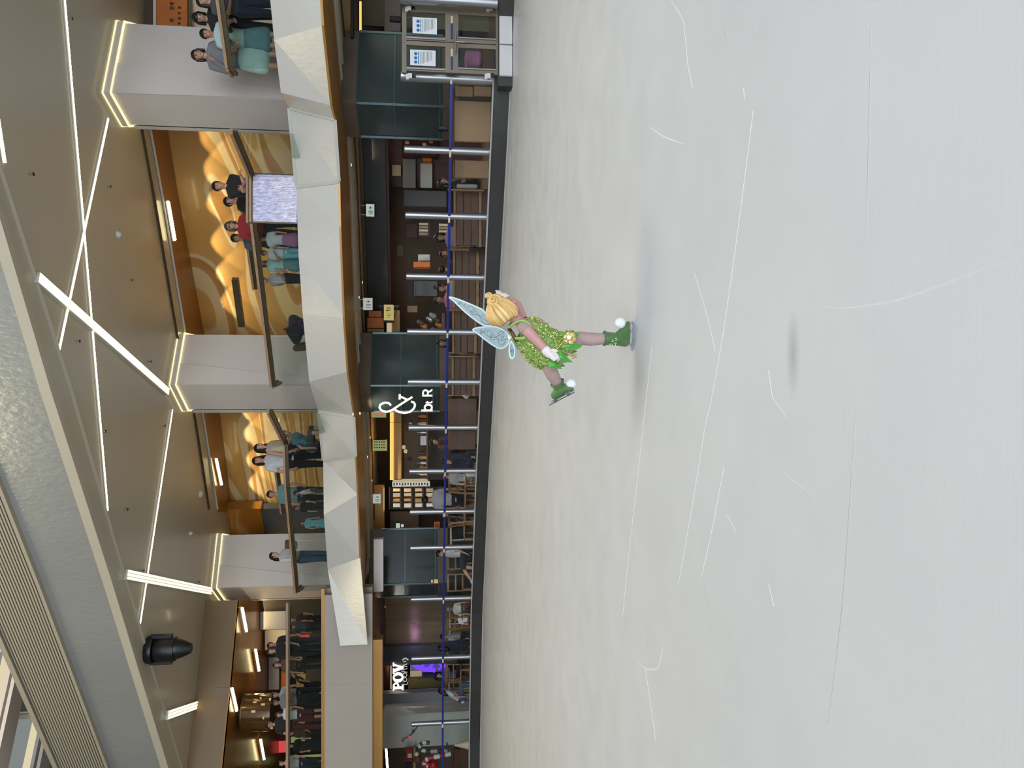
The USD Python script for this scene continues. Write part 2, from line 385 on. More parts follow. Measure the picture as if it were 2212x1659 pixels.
WHITE_MARKS = [([(1627, 239), (1603, 427), (1581, 592), (1559, 740), (1534, 877), (1526, 903), (1493, 1106), (1466, 1260)], .012),
    ([(1408, 750), (1384, 969), (1356, 1216), (1345, 1330)], .014), ([(1449, 0), (1477, 44), (1485, 137), (1496, 192)], .016),
    ([(1402, 274), (1433, 296), (1477, 312)], .02), ([(1378, 1430), (1394, 1446), (1422, 1446), (1432, 1400)], .02), ([(1394, 1446), (1404, 1510), (1416, 1600)], .016),
    ([(1564, 1007), (1535, 1160), (1515, 1245)], .012), ([(2205, 548), (2041, 614), (1931, 652), (1822, 668), (1767, 663)], .012), ([(1500, 590), (1530, 690), (1545, 760)], .01),
    ([(1660, 800), (1668, 860), (1700, 903)], .008), ([(1660, 1260), (1672, 1310)], .008), ([(1606, 190), (1608, 215)], .02), ([(1690, 1020), (1760, 1075)], .006), ([(1570, 1110), (1590, 1150)], .008)]
GREY_MARKS = [([(1496, 1122), (1526, 1276), (1548, 1418), (1561, 1500)], .018), ([(1356, 1035), (1372, 1240), (1395, 1400)], .02), ([(1849, 887), (1822, 1300), (1789, 1571)], .02),
    ([(1882, 60), (1876, 330), (1872, 520)], .016), ([(1243, 950), (1245, 1000)], .05), ([(1128, 1230), (1130, 1280)], .06), ([(1218, 1610), (1219, 1640)], .07), ([(1561, 55), (1570, 85)], .02), ([(1634, 60), (1636, 82)], .012)]
solo('skate_marks', 'thin white scratch lines of shavings curving across the ice', 'scratch', cat([ribbon(p, w) for p, w in WHITE_MARKS]), 'frost', kind='stuff')
solo('skate_grooves', 'thin grey groove lines cut into the ice', 'scratch', cat([ribbon(p, w, .0008) for p, w in GREY_MARKS]), 'ice_line', kind='stuff')

RB = T('rink_barrier', 'long rink barrier of clear glass between steel posts, dark kerb, blue rail', 'barrier', (*E2(600), 0))
ysamp = list(range(185, 1901, 45))
def edge_strip(y0, y1, off0, off1, z0, z1, step=40):
    ys = np.unique(np.append(np.arange(y0, y1, step), y1))
    a = [E2(y, off0) for y in ys]; b = [E2(y, off1) for y in ys]
    return prism(Polygon(a+b[::-1]), z0, z1)
RB.part('kerb', edge_strip(166, 1900, 0, .22, 0, .278), 'kerb_dark')
RB.part('kerb_top_edge', edge_strip(166, 1900, -.012, .05, .262, .286), 'kerb_edge', label='pale metal edge along the top of the kerb')
RB.part('kerb_foot_edge', edge_strip(166, 1900, -.02, .02, 0, .016), 'kerb_edge')
POSTS = [330, 470, 600, 718, 825, 923, 1016, 1103, 1180, 1290, 1417, 1557, 1720]
OFF = .11
for y in POSTS:
    p = E2(y, OFF); r = .06 if y < 900 else .056
    RB.part('post', lathe([(0, .278), (r+.015, .278), (r+.015, .296), (r, .30), (r, 1.655), (r-.008, 1.664), (0, 1.664)], (*p, 0), 18), 'steel', smooth=40)
bays = [174]+POSTS
for a, b in zip(bays[:-1], bays[1:]):
    pa, pb = E2(a, OFF), E2(b, OFF); d = unit(pb-pa)
    qa, qb = pa+d*.06, pb-d*.06
    RB.part('glass_pane', bar((*qa, .955), (*qb, .955), .012, 1.33), 'clear_glass')
    n = np.array([-d[1], d[0]]); n = n if n[1] < 0 else -n
    ra, rb = pa+d*.085+n*.065, pb-d*.03+n*.065
    RB.part('blue_rail', cat([bar((*ra, .924), (*rb, .924), .03, .036), bar((*(ra-n*.02), .902), (*(rb-n*.02), .902), .02, .012)]), 'rail_blue')
    RB.part('rail_joint', bar((*(ra-d*.09), .924), (*ra, .924), .028, .034), 'cream', label='short pale sleeve joining the blue rails')

# ---- the double gate
GY = (D(20)+D(160))/2
G = T('rink_gate', 'steel-framed double gate of the rink with two notices behind its upper panes', 'gate', (*E2(92), 0))
def gp(x0, x1, y0, y1, t=.05, off=0.05, c=0): return pbox(x0, x1, y0, y1, GY+off, t, c)
for (y0, y1) in ((21, 91), (92.5, 157)):
    n = 'gate_leaf'
    fr = G.part(n, cat([gp(868, 878, y0, y1), gp(1071, 1076, y0, y1), gp(962, 990, y0, y1), gp(868.2, 1075.8, y0+.2, y0+9, .04, .054), gp(868.2, 1075.8, y1-9, y1-.2, .04, .054)]), 'steel_frame')
    sub_m = lambda nm, me, ma, lb=None: G.part(nm, me, ma, parent=fr, label=lb)
    sub_m('upper_pane', gp(878, 962, y0+8, y1-8, .01, .07), 'dim_glass'); sub_m('lower_pane', gp(990, 1071, y0+8, y1-8, .01, .07), 'dim_glass')
    sub_m('bead', cat([gp(877, 963, y1-10, y1-7, .02, .03, .004), gp(989, 1072, y1-10, y1-7, .02, .03, .004)]), 'steel', 'brighter steel bead along the pane edge')
    sub_m('blue_strip', gp(974, 978, y0+30, y1-9, .03, .02), 'rail_blue'); sub_m('strip_end', gp(974, 978, y0+13, y0+29, .03, .02), 'cream')
for y0, y1 in ((34, 94.5), (97, 163)):
    G.part('kick_plate', gp(1079, 1107, y0, y1, .06, -.04, .008), 'white_plastic')
G.part('sill', gp(1076, 1112, 2, 186, .2, .02), 'kerb_dark')
for y, x0 in ((9, 867), (175, 870)):
    p = E2(y, .12); G.part('gate_post', lathe([(0, .25), (.085, .25), (.085, 1.69), (.078, 1.70), (0, 1.70)], (*p, 0), 20), 'steel', smooth=40)
for x, y0, y1 in ((884, 13, 21), (1060, 13, 21), (886, 158, 168), (1056, 158, 168)):
    h = G.part('hinge', cat([gp(x-4, x+4, y0, y1, .03, .0), gp(x-9, x-3, y0+1, y1+3, .03, .03)]), 'white_plastic')
    G.part('hinge_pin', gp(x+4, x+12, y0, y1-2, .03, .02), 'black_plastic', parent=h)
lb = G.part('latch', cat([tube([at_depth(984, 66, GY-.03), at_depth(984, 110, GY-.03)], .012), tube([at_depth(984, 86, GY-.03), at_depth(984, 86, GY+.05)], .012), tube([at_depth(984, 90, GY-.03), at_depth(1005, 90.5, GY-.03)], .009)]), 'steel')
for k, (x0, x1, y0, y1, lab) in enumerate(((891, 944, 38, 73, 'white notice with three blue badges, on the right-hand gate leaf'), (886, 941, 108, 142, 'white notice with three blue badges, on the left-hand gate leaf'))):
    N = T('notice', lab, 'notice', at_depth(x1, (y0+y1)/2, GY+.045), group=None)
    N.part('sheet', gp(x0, x1, y0, y1, .004, .045), 'paper')
    ds, ln = [], []
    for j in range(3):
        c = at_depth(x0+12, y0+8+j*(y1-y0-16)/2, GY+.043)
        d = lathe([(0, 0), (.024, 0), (.024, .002), (0, .002)], (0, 0, 0), 18); d.apply_transform(trimesh.transformations.rotation_matrix(math.pi/2, [1, 0, 0])); d.apply_translation(c)
        N.part('badge', d, 'print_blue')
        ln.append(gp(x0+17, x0+18.6, y0+4+j*(y1-y0-16)/2, y0+12+j*(y1-y0-16)/2, .002, .042))
    N.part('badge_caption', cat(ln), 'print_blue')
    rows = [gp(x0+22+j*3.0, x0+23+j*3.0, y0+3.5, y1-3.5-(j*37 % 9), .002, .042) for j in range(9)]
    N.part('text_lines', cat(rows), 'print_grey')
# ================================================================== upper gallery: fascia, deck, ceilings
FT = [(577, -70), (592, 86), (607, 200), (624, 233), (640, 404), (645, 553), (654, 680), (668, 825), (687, 888), (698, 995), (699.5, 1112), (708, 1230), (735, 1395)]
FB = [(690, -70), (698, 55), (716, 228), (724, 258), (733, 393), (735, 490), (743, 686), (751, 803), (765, 900), (769, 986), (773, 1068), (778, 1205), (794, 1392)]
ftz = [3.54]*12+[3.3]; fbz = [2.78]*12+[2.65]
TP = [at_z(x, y, z) for (x, y), z in zip(FT, ftz)]; BP = [at_z(x, y, z) for (x, y), z in zip(FB, fbz)]
TP[12] = at_depth(735, 1395, 17.2); BP[12] = at_depth(794, 1392, 17.1)
p_f = struct('trim_1', slab([TP[0]+[0, .25, -.05], BP[0]+[0, .25, 0], BP[1]+[0, .25, 0], TP[1]+[0, .25, -.05]], (0, .1, 0)), 'dark_wall', label='pale faceted metal fascia of the upper gallery')
p_f_stage = []
for k in range(len(TP)-1):
    a, b, c, d = TP[k], BP[k], BP[k+1], TP[k+1]
    # two triangles folded along the diagonal, as a solid
    v = np.array([a, b, c, d, a+[0, .12, 0], b+[0, .12, 0], c+[0, .12, 0], d+[0, .12, 0]])
    f = np.array([[0, 1, 2], [0, 2, 3], [4, 6, 5], [4, 7, 6], [0, 4, 5], [0, 5, 1], [1, 5, 6], [1, 6, 2], [2, 6, 7], [2, 7, 3], [3, 7, 4], [3, 4, 0]])
    sub(p_f, 'fascia_panel', trimesh.Trimesh(v, f, process=False), 'fascia_metal')
for k in (3, 8):   # the two panels with a raised border
    a, b, c, d = [q+np.array([0, -.012, 0]) for q in (TP[k], BP[k], BP[k+1], TP[k+1])]
    ins = lambda p, q, t: p+(q-p)*t
    i_, j_ = .03, .07
    e = [(a, d, .05), (b, c, .05), (a, b, .06), (d, c, .06)]
    sub(p_f, 'panel_border', cat([bar(ins(p, q, .01), ins(p, q, .99), .02, w, up=(0, 0, 1) if w == .05 else (1, 0, 0)) for p, q, w in e]), 'fascia_frame')
# far stretch of the gallery, set further back
S4Y = 17.5
def s4(x0, x1, y0, y1, dep=.12, off=0., c=0): return pbox(x0, x1, y0, y1, S4Y+off, dep, c)
p_g = struct('trim_2', cat([s4(702, 804, 1270, 1302, .3, .3), s4(702, 804, 1290, 1850, .06, .125)]), 'fascia_far', label='plain pale fascia at the far end of the upper gallery')
for y0, y1 in ((1284, 1478), (1478, 1620), (1620, 1850)): sub(p_g, 'fascia_panel', s4(701, 804.5, y0, y1, .12, 0, .004), 'fascia_far')
# bronze soffit strip under the fascia
SB = [(711, -70), (718, 0), (723, 55), (738, 228), (745, 260), (753, 393), (757, 500), (764, 686), (771.5, 803), (781, 900), (786, 986), (788, 1068), (793, 1205), (806, 1392)]
SP = [at_z(x, y, 2.775) for x, y in SB]
poly_b = Polygon([tuple(p[:2]) for p in BP[:12]] + [tuple(at_z(784, 1300, 2.775)[:2])] + [tuple(p[:2]) for p in SP[1:13][::-1]])
struct('trim_3', prism(poly_b.buffer(0), 2.765, 2.80), 'bronze', label='bronze strip under the edge of the upper gallery')
struct('trim_4', cat([s4(804.5, 826, 1382, 1850, .35, .12), prism([tuple(at_z(784, 1290, 2.775)[:2]), tuple(at_z(800, 1392, 2.775)[:2]), tuple(at_z(810, 1392, 2.775)[:2]), tuple(at_z(800, 1290, 2.775)[:2])], 2.6, 2.8)]), 'bronze', label='bronze band below the far fascia')
back = [(12, 34), (-24, 34)]
front_deck = [(12, 6.5)]+[tuple(p[:2]+[0, .12]) for p in TP[:12]]+[tuple(at_depth(701, 1290, S4Y+.2)[:2]), tuple(at_depth(701, 1850, S4Y+.2)[:2])]
struct('floor_3', prism(Polygon(front_deck+[(-24, 19), (-24, 34), (12, 34)]).buffer(0), 2.9, 3.4), 'deck_floor', label='floor of the upper gallery')
sub('/World/floor_3', 'far_step', s4(700, 712, 1290, 1850, 9, .1), 'deck_floor')
front_c = [(12, 7)]+[tuple(p[:2]) for p in SP[:12]]+[tuple(at_z(806, 1392, 2.775)[:2]), tuple(at_z(818, 1500, 2.6)[:2]), (-14, 18.5)]
gc = struct('ceiling', prism(Polygon(front_c+[(-24, 20), (-24, 34), (12, 34)]).buffer(0), 2.78, 2.9), 'ceiling_grey', label='low grey ceiling over the ground-floor walkway')
for off in (6, 11, 20):   # long grooves/ribs of the soffit
    pts = [at_z(x+off*.9, y, 2.77) for x, y in SB[1:13]]
    sub(gc, 'ceiling_rib', tube(pts, .022, 6), 'ceiling_paint' if off != 20 else 'bronze_dark')

# upper ceiling
CZ = 6.67
EO = [(-60, 300), (0, 470), (109, 840), (243, 1260), (364, 1659), (402, 1790)]
EI = [(-40, 280), (18, 420), (152, 840), (270, 1250), (392, 1659), (430, 1790)]
EOp = [at_z(x, y, CZ) for x, y in EO]; EIp = [at_z(x, y, CZ) for x, y in EI]
d0 = unit(EOp[1][:2]-EOp[3][:2]); ext = EOp[1][:2]+d0*7; extL = EOp[4][:2]-d0*9
ceil_front = [tuple(ext)]+[tuple(p[:2]) for p in EOp[1:5]]+[tuple(extL)]
ROUND = Polygon(ceil_front+[(-24, 36), (14, 36), (14, 8)])
struct('ceiling_2', prism(ROUND, CZ, CZ+.15), 'ceiling_paint', label='grey gloss ceiling of the upper gallery')
edge_l = [tuple(ext)]+[tuple(p[:2]) for p in EIp[1:5]]+[tuple(extL+np.array([.3, .6]))]
struct('trim_5', cat([tube([(*p, CZ+.005) for p in edge_l], .035, 8), prism(LineString(ceil_front).buffer(.06), CZ-.03, CZ+.12)]), 'ceiling_paint', label='pale edge moulding and groove of the gallery ceiling')
# upper fascia above the rink: smooth band, ribbed band, and top storey
uf = struct('trim_6', strip_wall(ceil_front, CZ+.1, 7.84, .12), 'upper_fascia_metal', label='glossy dimpled metal fascia of the storey above')
rz0, rz1 = 7.84, 8.74
struct('trim_7', strip_wall(ceil_front, rz0, rz1, .2), 'rib_gap', label='dark backing of the ribbed grille')
solo('ribbed_grille', 'long grille of horizontal grey-brown ribs at the edge of the storey above', 'grille', cat([prism(LineString(ceil_front).buffer(.05), z-.015, z+.015) for z in np.arange(rz0+.02, rz1, .05)]), 'ribbed_metal', kind='stuff')
struct('trim_8', cat([prism(LineString(ceil_front).buffer(.09), rz0-.05, rz0), prism(LineString(ceil_front).buffer(.09), rz1, rz1+.05), strip_wall(ceil_front, rz1+.05, 8.9, .15)]), 'ribbed_metal', label='edge bands of the ribbed grille')
# top storey: set-back wall with backlit boxes before it
ec = np.array(ceil_front); far_l = ec[-1]+np.array([-6., 3.6])
struct('wall_back_19', strip_wall([tuple(q+np.array([1.2, 2.9])) for q in list(ec)+[far_l]], 8.6, 13.9, .2), 'shell_grey', label='set-back grey wall of the top storey')
for k, (x0, y0, x1, y1) in enumerate([(24, 1400, 4, 1490), (86, 1545, 62, 1659)]):
    a, b = at_z(x0, y0, 10.1), at_z(x1, y1, 10.1)
    a[2] = b[2] = 0; d = unit(b-a); b = a+d*4.2
    P = T('light_box', ('tall backlit box in the top storey, at the very corner of the view', 'tall backlit box in the top storey, nearer the ribbed grille')[k], 'light box', (*((a+b)/2)[:2], 10.1))
    q = lambda p, z: np.array([p[0], p[1], z])
    P.part('panel', slab([q(a, 10.22), q(b, 10.22), q(b, 12.6), q(a, 12.6)], (.05, .12, 0)), 'coffer_glow')
    P.part('lower_frame', bar(q(a, 10.0), q(b, 10.0), .2, .07), 'paint_white'); P.part('base_shelf', bar(q(a, 9.8), q(b, 9.8), .5, .07), 'paint_white'); P.part('side_frame', bar(q(a, 9.8), q(a, 12.6), .1, .1), 'paint_white')
    P.part('glow_edge', bar(q(a, 10.15), q(b, 10.15), .18, .09), 'coffer_edge')
struct('ceiling_3', prism(Polygon([tuple(p+np.array([.1, 1.0])) for p in ec]+[(-26, 26), (-26, 32.9), (13.3, 32.9), (13.3, 12)]).buffer(0), 13.7, 13.9), 'ceiling_grey', label='ceiling of the top storey')
struct('wall_back', bx(-26, 14, 33, 33.3, 0, 14), 'dark_wall'); struct('wall_left', bx(-26.3, -26, -18, 33, 0, 14), 'shell_grey'); struct('wall_right', bx(13.4, 13.7, -18, 33, 0, 14), 'shell_grey')
struct('wall_rear', bx(-26, 13.6, -18.3, -18, 0, 14), 'shell_grey'); struct('ceiling_4', bx(-26, 13.6, -18, 33, 14, 14.2), 'shell_grey')

# ceiling light lines
def led_line(a, b, w, label, name='ceiling_light', group=None):
    p, q = at_z(*a, CZ-.012), at_z(*b, CZ-.012)
    L = T(name, label, 'ceiling light', (p+q)/2)
    L.part('profile', bar(p+[0, 0, .006], q+[0, 0, .006], w+.03, .02), 'fascia_frame')
    L.part('diffuser', bar(p+[0, 0, -.008], q+[0, 0, -.008], w, .016), 'led_warm'); return L
led_line((138, -10), (232, 1103), .03, 'longest thin light line, crossing most of the gallery ceiling')
led_line((233, 256), (127, 755), .035, 'thin light line from the nearest column out to the ceiling edge')
led_line((372, 885), (302, 1347), .035, 'thin light line from the middle column out to the ceiling edge')
led_line((461, 1303), (419, 1700), .035, 'thin light line from the farthest column towards the far end')
led_line((-12, 215), (9, 352), .06, 'short bright light line at the very edge of the view over the nearest ceiling')
def led_bar(a, b, w, label):
    p, q = at_z(*a, CZ-.03), at_z(*b, CZ-.03); d = unit(q-p); s = np.array([-d[1], d[0], 0])
    L = T('light_bar', label, 'ceiling light', (p+q)/2)
    L.part('housing', bar(p, q, w, .06), 'fascia_frame')
    for e in (-1, 0, 1): L.part('tube_strip', bar(p+s*e*w*.33-[0, 0, .036], q+s*e*w*.33-[0, 0, .036], w*.22, .014), 'led_bar')
led_bar((80, 599), (361, 846), .15, 'long wide bar of three light tubes ending at the middle column')
led_bar((272, 1241), (454, 1277), .18, 'wide bar of light tubes ending at the farthest column')
led_bar((360, 1545), (490, 1500), .18, 'short wide bar of light tubes near the far end of the ceiling')
# sprinklers, detectors
spr = None; SPR = iter(["dark sprinkler head in the ceiling nearest the view's corner, by the longest light line", 'dark sprinkler head near the edge groove, above the crossing light lines', 'dark sprinkler head in the ceiling right of the two crossing light lines', "dark sprinkler head between the edge groove and the wide light bar's middle", 'dark sprinkler head before the gold wall, level with the dark ledge', 'dark sprinkler head by the collar of the middle column', 'dark sprinkler head beside the longest light line, past the wide light bar', 'dark sprinkler head below the light line that starts at the middle column', 'dark sprinkler head near the end of the longest light line', 'dark sprinkler head beside the bar of tubes at the farthest column', "dark sprinkler head close to the farthest column's collar", 'dark sprinkler head in the ceiling behind the stage spotlight'])
for x, y in [(155, 40), (71, 376), (238, 403), (171, 737), (285, 605), (326, 781), (227, 932), (356, 920), (275, 1100), (310, 1232), (430, 1257), (351, 1380)]:
    p = at_z(x, y, CZ-.05)
    if spr is None:
        spr = T('sprinkler', next(SPR), 'sprinkler', p, group='sprinkler heads of the upper ceiling')
        spr.part('stem', cyl(p, .008, .05, 8), 'steel'); spr.part('deflector', lathe([(0, -.012), (.026, -.012), (.026, -.007), (.012, 0), (0, 0)], p, 10), 'black_plastic')
    else: copy_of(spr, 'sprinkler', p, next(SPR), 'sprinkler', 'sprinkler heads of the upper ceiling')
def det(x, y, lab, r=.06, n='smoke_detector', c='detector'):
    p = at_z(x, y, CZ-.06); d = T(n, lab, c, p); d.part('dome', lathe([(0, 0), (r*.6, .005), (r*.9, .025), (r, .06)], p, 16), 'white_plastic', smooth=50); d.part('ring', lathe([(r, .04), (r*1.15, .045), (r*1.15, .06), (r, .06)], p, 16), 'white_plastic')
det(262, 507, 'white square-looking detector in the ceiling between the two crossing light lines', .06)
det(438, 1067, 'white domed camera near the amber end of the ceiling', .08, 'dome_camera', 'camera')
det(416, 1152, 'small white detector beside the farthest column', .04)
# the stage spotlight hanging by the ceiling edge
hp = at_z(318, 1415, CZ); sc_ = 1/ (1620/hp[1]*1.0)
def hx(x, y, dy=0): return at_depth(x, y, hp[1]+dy)
H = T('stage_spotlight', 'black moving-head stage spotlight hanging from the ceiling edge', 'spotlight', hx(412, 1417))
cx = hx(0, 1416)[0]; zz = lambda x: hx(x, 1416)[2]; w = lambda px: px*hp[1]/1620
H.part('base', lathe([(0, zz(334)), (w(27), zz(334)), (w(28), zz(330)), (w(28), zz(322)), (w(23), zz(310)), (w(14), zz(306)), (0, zz(306))][::1], (cx, hp[1], 0), 24), 'black_plastic', smooth=35)
H.part('bracket', bx(cx-w(10), cx+w(10), hp[1]-.05, hp[1]+.05, zz(310), CZ), 'black_plastic')
for q in (-1, 1): H.part('yoke_arm', bx(cx+q*w(27)-w(3), cx+q*w(27)+w(3), hp[1]-.06, hp[1]+.06, zz(372), zz(325)), 'black_plastic')
H.part('head', lathe([(0, zz(380)), (w(24), zz(380)), (w(25.5), zz(360)), (w(24.5), zz(345)), (w(22), zz(336)), (0, zz(336))], (cx, hp[1], 0), 24), 'black_plastic', smooth=35)
H.part('snout', lathe([(0, zz(413)), (w(10), zz(413)), (w(16), zz(400)), (w(21), zz(385)), (w(21), zz(379)), (0, zz(379))], (cx, hp[1], 0), 24), 'black_plastic', smooth=35)
H.part('lens', lathe([(0, zz(414)), (w(9), zz(413.6)), (w(9), zz(412)), (0, zz(412))], (cx, hp[1], 0), 20), 'teal_glass')

# ================================================================== columns
COLS = [((232, 52, .55), (232, 200, 0), (240, 270, .75), 'nearest white column, with a lit collar at the ceiling'),
        ((378, 722, .55), (374, 831, 0), (376, 885, .8), 'middle white column, with a lit collar at the ceiling'),
        ((463, 1160, .5), (463, 1270, 0), (466, 1302, .8), 'farthest white column, with a lit collar at the ceiling')]
for k, (A, Cn, B, lab) in enumerate(COLS):
    c = at_z(Cn[0], Cn[1], 6.6); Yc = c[1]
    a, b = at_depth(300, A[1], Yc+A[2]), at_depth(300, B[1], Yc+B[2])
    c2, a2, b2 = c[:2], a[:2], b[:2]
    n = unit(np.array([(c2-CAM[:2])[0], (c2-CAM[:2])[1]]))
    poly = Polygon([tuple(c2), tuple(a2), tuple(a2+n*1.1), tuple(b2+n*.8), tuple(b2)])
    m = T('column', lab, 'column', (*c2, 0))
    m.part('shaft', prism(poly, 2.9, CZ-.13), 'paint_white')
    m.part('collar', prism(poly.buffer(.03, join_style=2), CZ-.12, CZ-.02), 'paint_white')
    for z in (CZ-.02, CZ-.145): m.part('light_ring', prism(poly.buffer(.045, join_style=2).difference(poly.buffer(.0, join_style=2)), z, z+.018), 'led_ring')
    # a folded facet line down the wide face
    mid = c2+(a2-c2)*.42; mid2 = c2+(a2-c2)*.12
    out = -n*.03
    m.part('facet', slab([np.array([*c2, CZ-.13]), np.array([*(c2+(a2-c2)*.02), 3.5]), np.array([*mid2, 3.5]), np.array([*mid, CZ-.13])], (*(n*.06), 0)).apply_translation([*(-n*.028), 0]), 'paint_white')
    m.part('edge_strip', prism(Polygon([tuple(b2+(b2-c2)*.03), tuple(b2+n*.3), tuple(b2+n*.3+(b2-c2)*.12), tuple(b2+(b2-c2)*.14)]), 2.9, CZ-.2), 'fascia_frame')
    # ground floor: clad in dark glass
    g = m.part('glass_cladding', prism(poly.buffer(.05, join_style=2), 0, 2.62), 'teal_glass', label='dark teal glass cladding at ground level')
    m.part('cornice', prism(poly.buffer(.07, join_style=2), 2.52, 2.78), 'stone_brown', parent=g)
    m.part('plinth_band', prism(poly.buffer(.062, join_style=2), .75, 1.02), 'stone_brown', parent=g)
    fr = []
    big = poly.buffer(.06, join_style=2)
    for z in (2.5, 1.85, 1.06): fr.append(prism(big, z, z+.03))
    for p in list(big.exterior.coords)[:-1]: fr.append(bx(p[0]-.02, p[0]+.02, p[1]-.02, p[1]+.02, 1.0, 2.5))
    m.part('glass_joints', cat(fr), 'teal_frame', parent=g)

# ================================================================== upper-floor back wall
WL = [(318, -80), (330, 60), (359, 278), (382, 420), (438, 719), (472, 888), (499, 1105)]
WP = [at_z(x, y, CZ)[:2] for x, y in WL]
struct('wall_back_2', strip_wall(WP[2:], 3.4, CZ, .2), 'wave_wall', label='glossy gold feature wall with drawn waves, lit by spots from above')
struct('wall_back_3', strip_wall(WP[:3], 3.4, CZ, .2), 'cream', label='cream shop wall behind the nearest column')
struct('wall_back_17', strip_wall([at_depth(505, 1100, 20.9)[:2], at_depth(508, 1165, 21.6)[:2]], 3.4, 5.75, .2), 'grey_dark_wall', label='dark grey wall left of the gold feature wall')
struct('wall_back_18', strip_wall([at_depth(505, 1100, 20.85)[:2], at_depth(508, 1165, 21.5)[:2]], 5.75, CZ, .3), 'ceiling_amber', label='gold header left of the gold feature wall')
# ceiling strip painted amber for the feature wall's bounce light, and its two grooves
i1 = [(325, 280), (350, 420), (400, 719), (440, 905), (470, 1100)]; strip_p = [at_z(x, y, CZ)[:2] for x, y in i1]
struct('ceiling_5', prism(Polygon([tuple(p) for p in strip_p]+[tuple(p) for p in WP[2:][::-1]]).buffer(.05), CZ-.03, CZ+.02), 'ceiling_amber', label='ceiling strip along the gold wall, painted amber for its bounce light')
for xo, mt in ((0, 'fascia_frame'), (-18, 'bronze_dark')):
    struct('trim_9', tube([at_z(x+xo, y, CZ-.02) for x, y in i1], .025, 6), mt, label='groove line in the gallery ceiling')
# washing spots
spot0 = None
for k, (x, y) in enumerate([(400, 302), (418, 380), (434, 455), (446, 539), (460, 607), (476, 668), (508, 903), (518, 954), (528, 1010), (538, 1060)]):
    Yw = np.interp(y, [q[1] for q in WL], [p[1] for p in WP]); p = at_depth(x, y, Yw)
    nn = unit(-p[:2]); q = np.array([*(p[:2]+nn*.46), CZ-.10])
    if spot0 is None:
        spot0 = T('wall_spot', 'small recessed spot washing the gold wall', 'spotlight', q, group='ceiling spots along the gold wall')
        spot0.part('can', lathe([(.05, .082), (.065, .082), (.065, .1), (.05, .1)], q, 14), 'black_plastic')
    else: copy_of(spot0, 'wall_spot', q, 'small recessed spot washing the gold wall', 'spotlight', 'ceiling spots along the gold wall')
    L = UsdLux.SphereLight.Define(stage, f'/World/wall_spot_beam_{k:03d}'); L.CreateRadiusAttr(.035); L.CreateIntensityAttr(3400); L.CreateColorAttr(Gf.Vec3f(1, .86, .55))
    sh = UsdLux.ShapingAPI.Apply(L.GetPrim()); sh.CreateShapingConeAngleAttr(37); sh.CreateShapingConeSoftnessAttr(.03)
    L.AddTranslateOp().Set(Gf.Vec3d(*(q+[0, 0, .03]))); L.AddRotateXYZOp().Set(Gf.Vec3f(0, 0, 0))
# shop sign right of the nearest column
Ys = (WP[0][1]+WP[1][1])/2-.12
S = T('shop_sign', 'amber shop sign with dark characters behind the nearest column', 'sign', at_depth(405, 20, Ys-.1))
S.part('board', pbox(337, 404, -70, 62, Ys-.1, .08), 'orange_board'); S.part('upper_trim', pbox(328, 337, -70, 66, Ys-.14, .12), 'paint_white'); S.part('lower_trim', pbox(404, 408, -70, 62, Ys-.12, .1), 'bronze_dark')
def glyph(x, y, s, strokes, Y, mat_, th=1.2):
    return cat([pbox(x+a*s-th/2 if a == c else x+min(a, c)*s, x+c*s+th/2 if a == c else x+max(a, c)*s, y-b*s if b != d else y-b*s-th/2, y-d*s if b != d else y-b*s+th/2, Y, .012) for a, b, c, d in strokes])
GA = [(.1, .1, .1, .9), (.5, .0, .5, 1), (.1, .5, 1, .5), (1, .1, 1, .9)]; GB = [(0, .5, 1, .5), (.3, .1, .3, .9), (.6, .2, .6, .8), (.3, .2, .6, .2)]
for j, y in enumerate((15, 27, 38, 49)): S.part('character', glyph(384, y+4, 6, (GA, GB)[j % 2], Ys-.115, None), 'mask_line')
S.part('large_characters', cat([glyph(366, 22, 10, GA, Ys-.115, None, 1.4), glyph(366, 12, 10, GB, Ys-.115, None, 1.4), glyph(366, 48, 10, GB, Ys-.115, None, 1.4)]), 'mask_line')
S.part('header', pbox(280, 328, -70, 60, Ys-.2, .1), 'brown_wall'); S.part('header_line', pbox(263, 279, -70, 60, Ys-.22, .1), 'fascia_frame')

# far end: dropped amber ceiling, pendants, back wall
az = 5.9
ap = [at_z(x, y, az)[:2] for x, y in [(514, 1296), (496, 1497), (480, 1659), (466, 1800)]]; bp = [at_z(x, y, az)[:2] for x, y in [(558, 1290), (590, 1497), (612, 1659), (628, 1800)]]
struct('ceiling_6', prism(Polygon([tuple(p) for p in ap]+[tuple(p) for p in bp[::-1]]).buffer(.02), az, az+.03), 'ceiling_amber', label='dropped amber ceiling at the far end of the gallery')
struct('trim_10', strip_wall([tuple(p) for p in ap], az, CZ, .1), 'bulkhead', label='brown edge of the dropped amber ceiling')
struct('wall_back_4', strip_wall([tuple(p) for p in bp], 3.4, az, .2), 'dark_wall', label='back wall at the far end of the gallery')
def on_b(x0, x1, y0, y1, m_, n, lab, c, off=.06, dep=.05):
    Yb = np.interp((y0+y1)/2, [1290, 1497, 1659, 1800], [p[1] for p in bp]) - off - .25
    return solo(n, lab, c, pbox(x0, x1, y0, y1, Yb, dep, .005), m_)
on_b(562, 618, 1321, 1360, 'grey_wall', 'partition', 'greenish grey wall panel at the far end of the gallery', 'partition')
on_b(572, 620, 1361, 1404, 'cream', 'partition', 'beige wall panel beside the grey one at the far end', 'partition')
on_b(580, 603, 1406, 1490, 'grey_wall', 'partition', 'pale header panel high on the far back wall', 'partition')
on_b(606, 625, 1450, 1490, 'orange_board', 'light_box', 'glowing amber shop window box at the far end', 'light box')
on_b(597, 617, 1602, 1626, 'red_lamp', 'sign_box', 'lit red sign box on the far upper wall', 'sign')
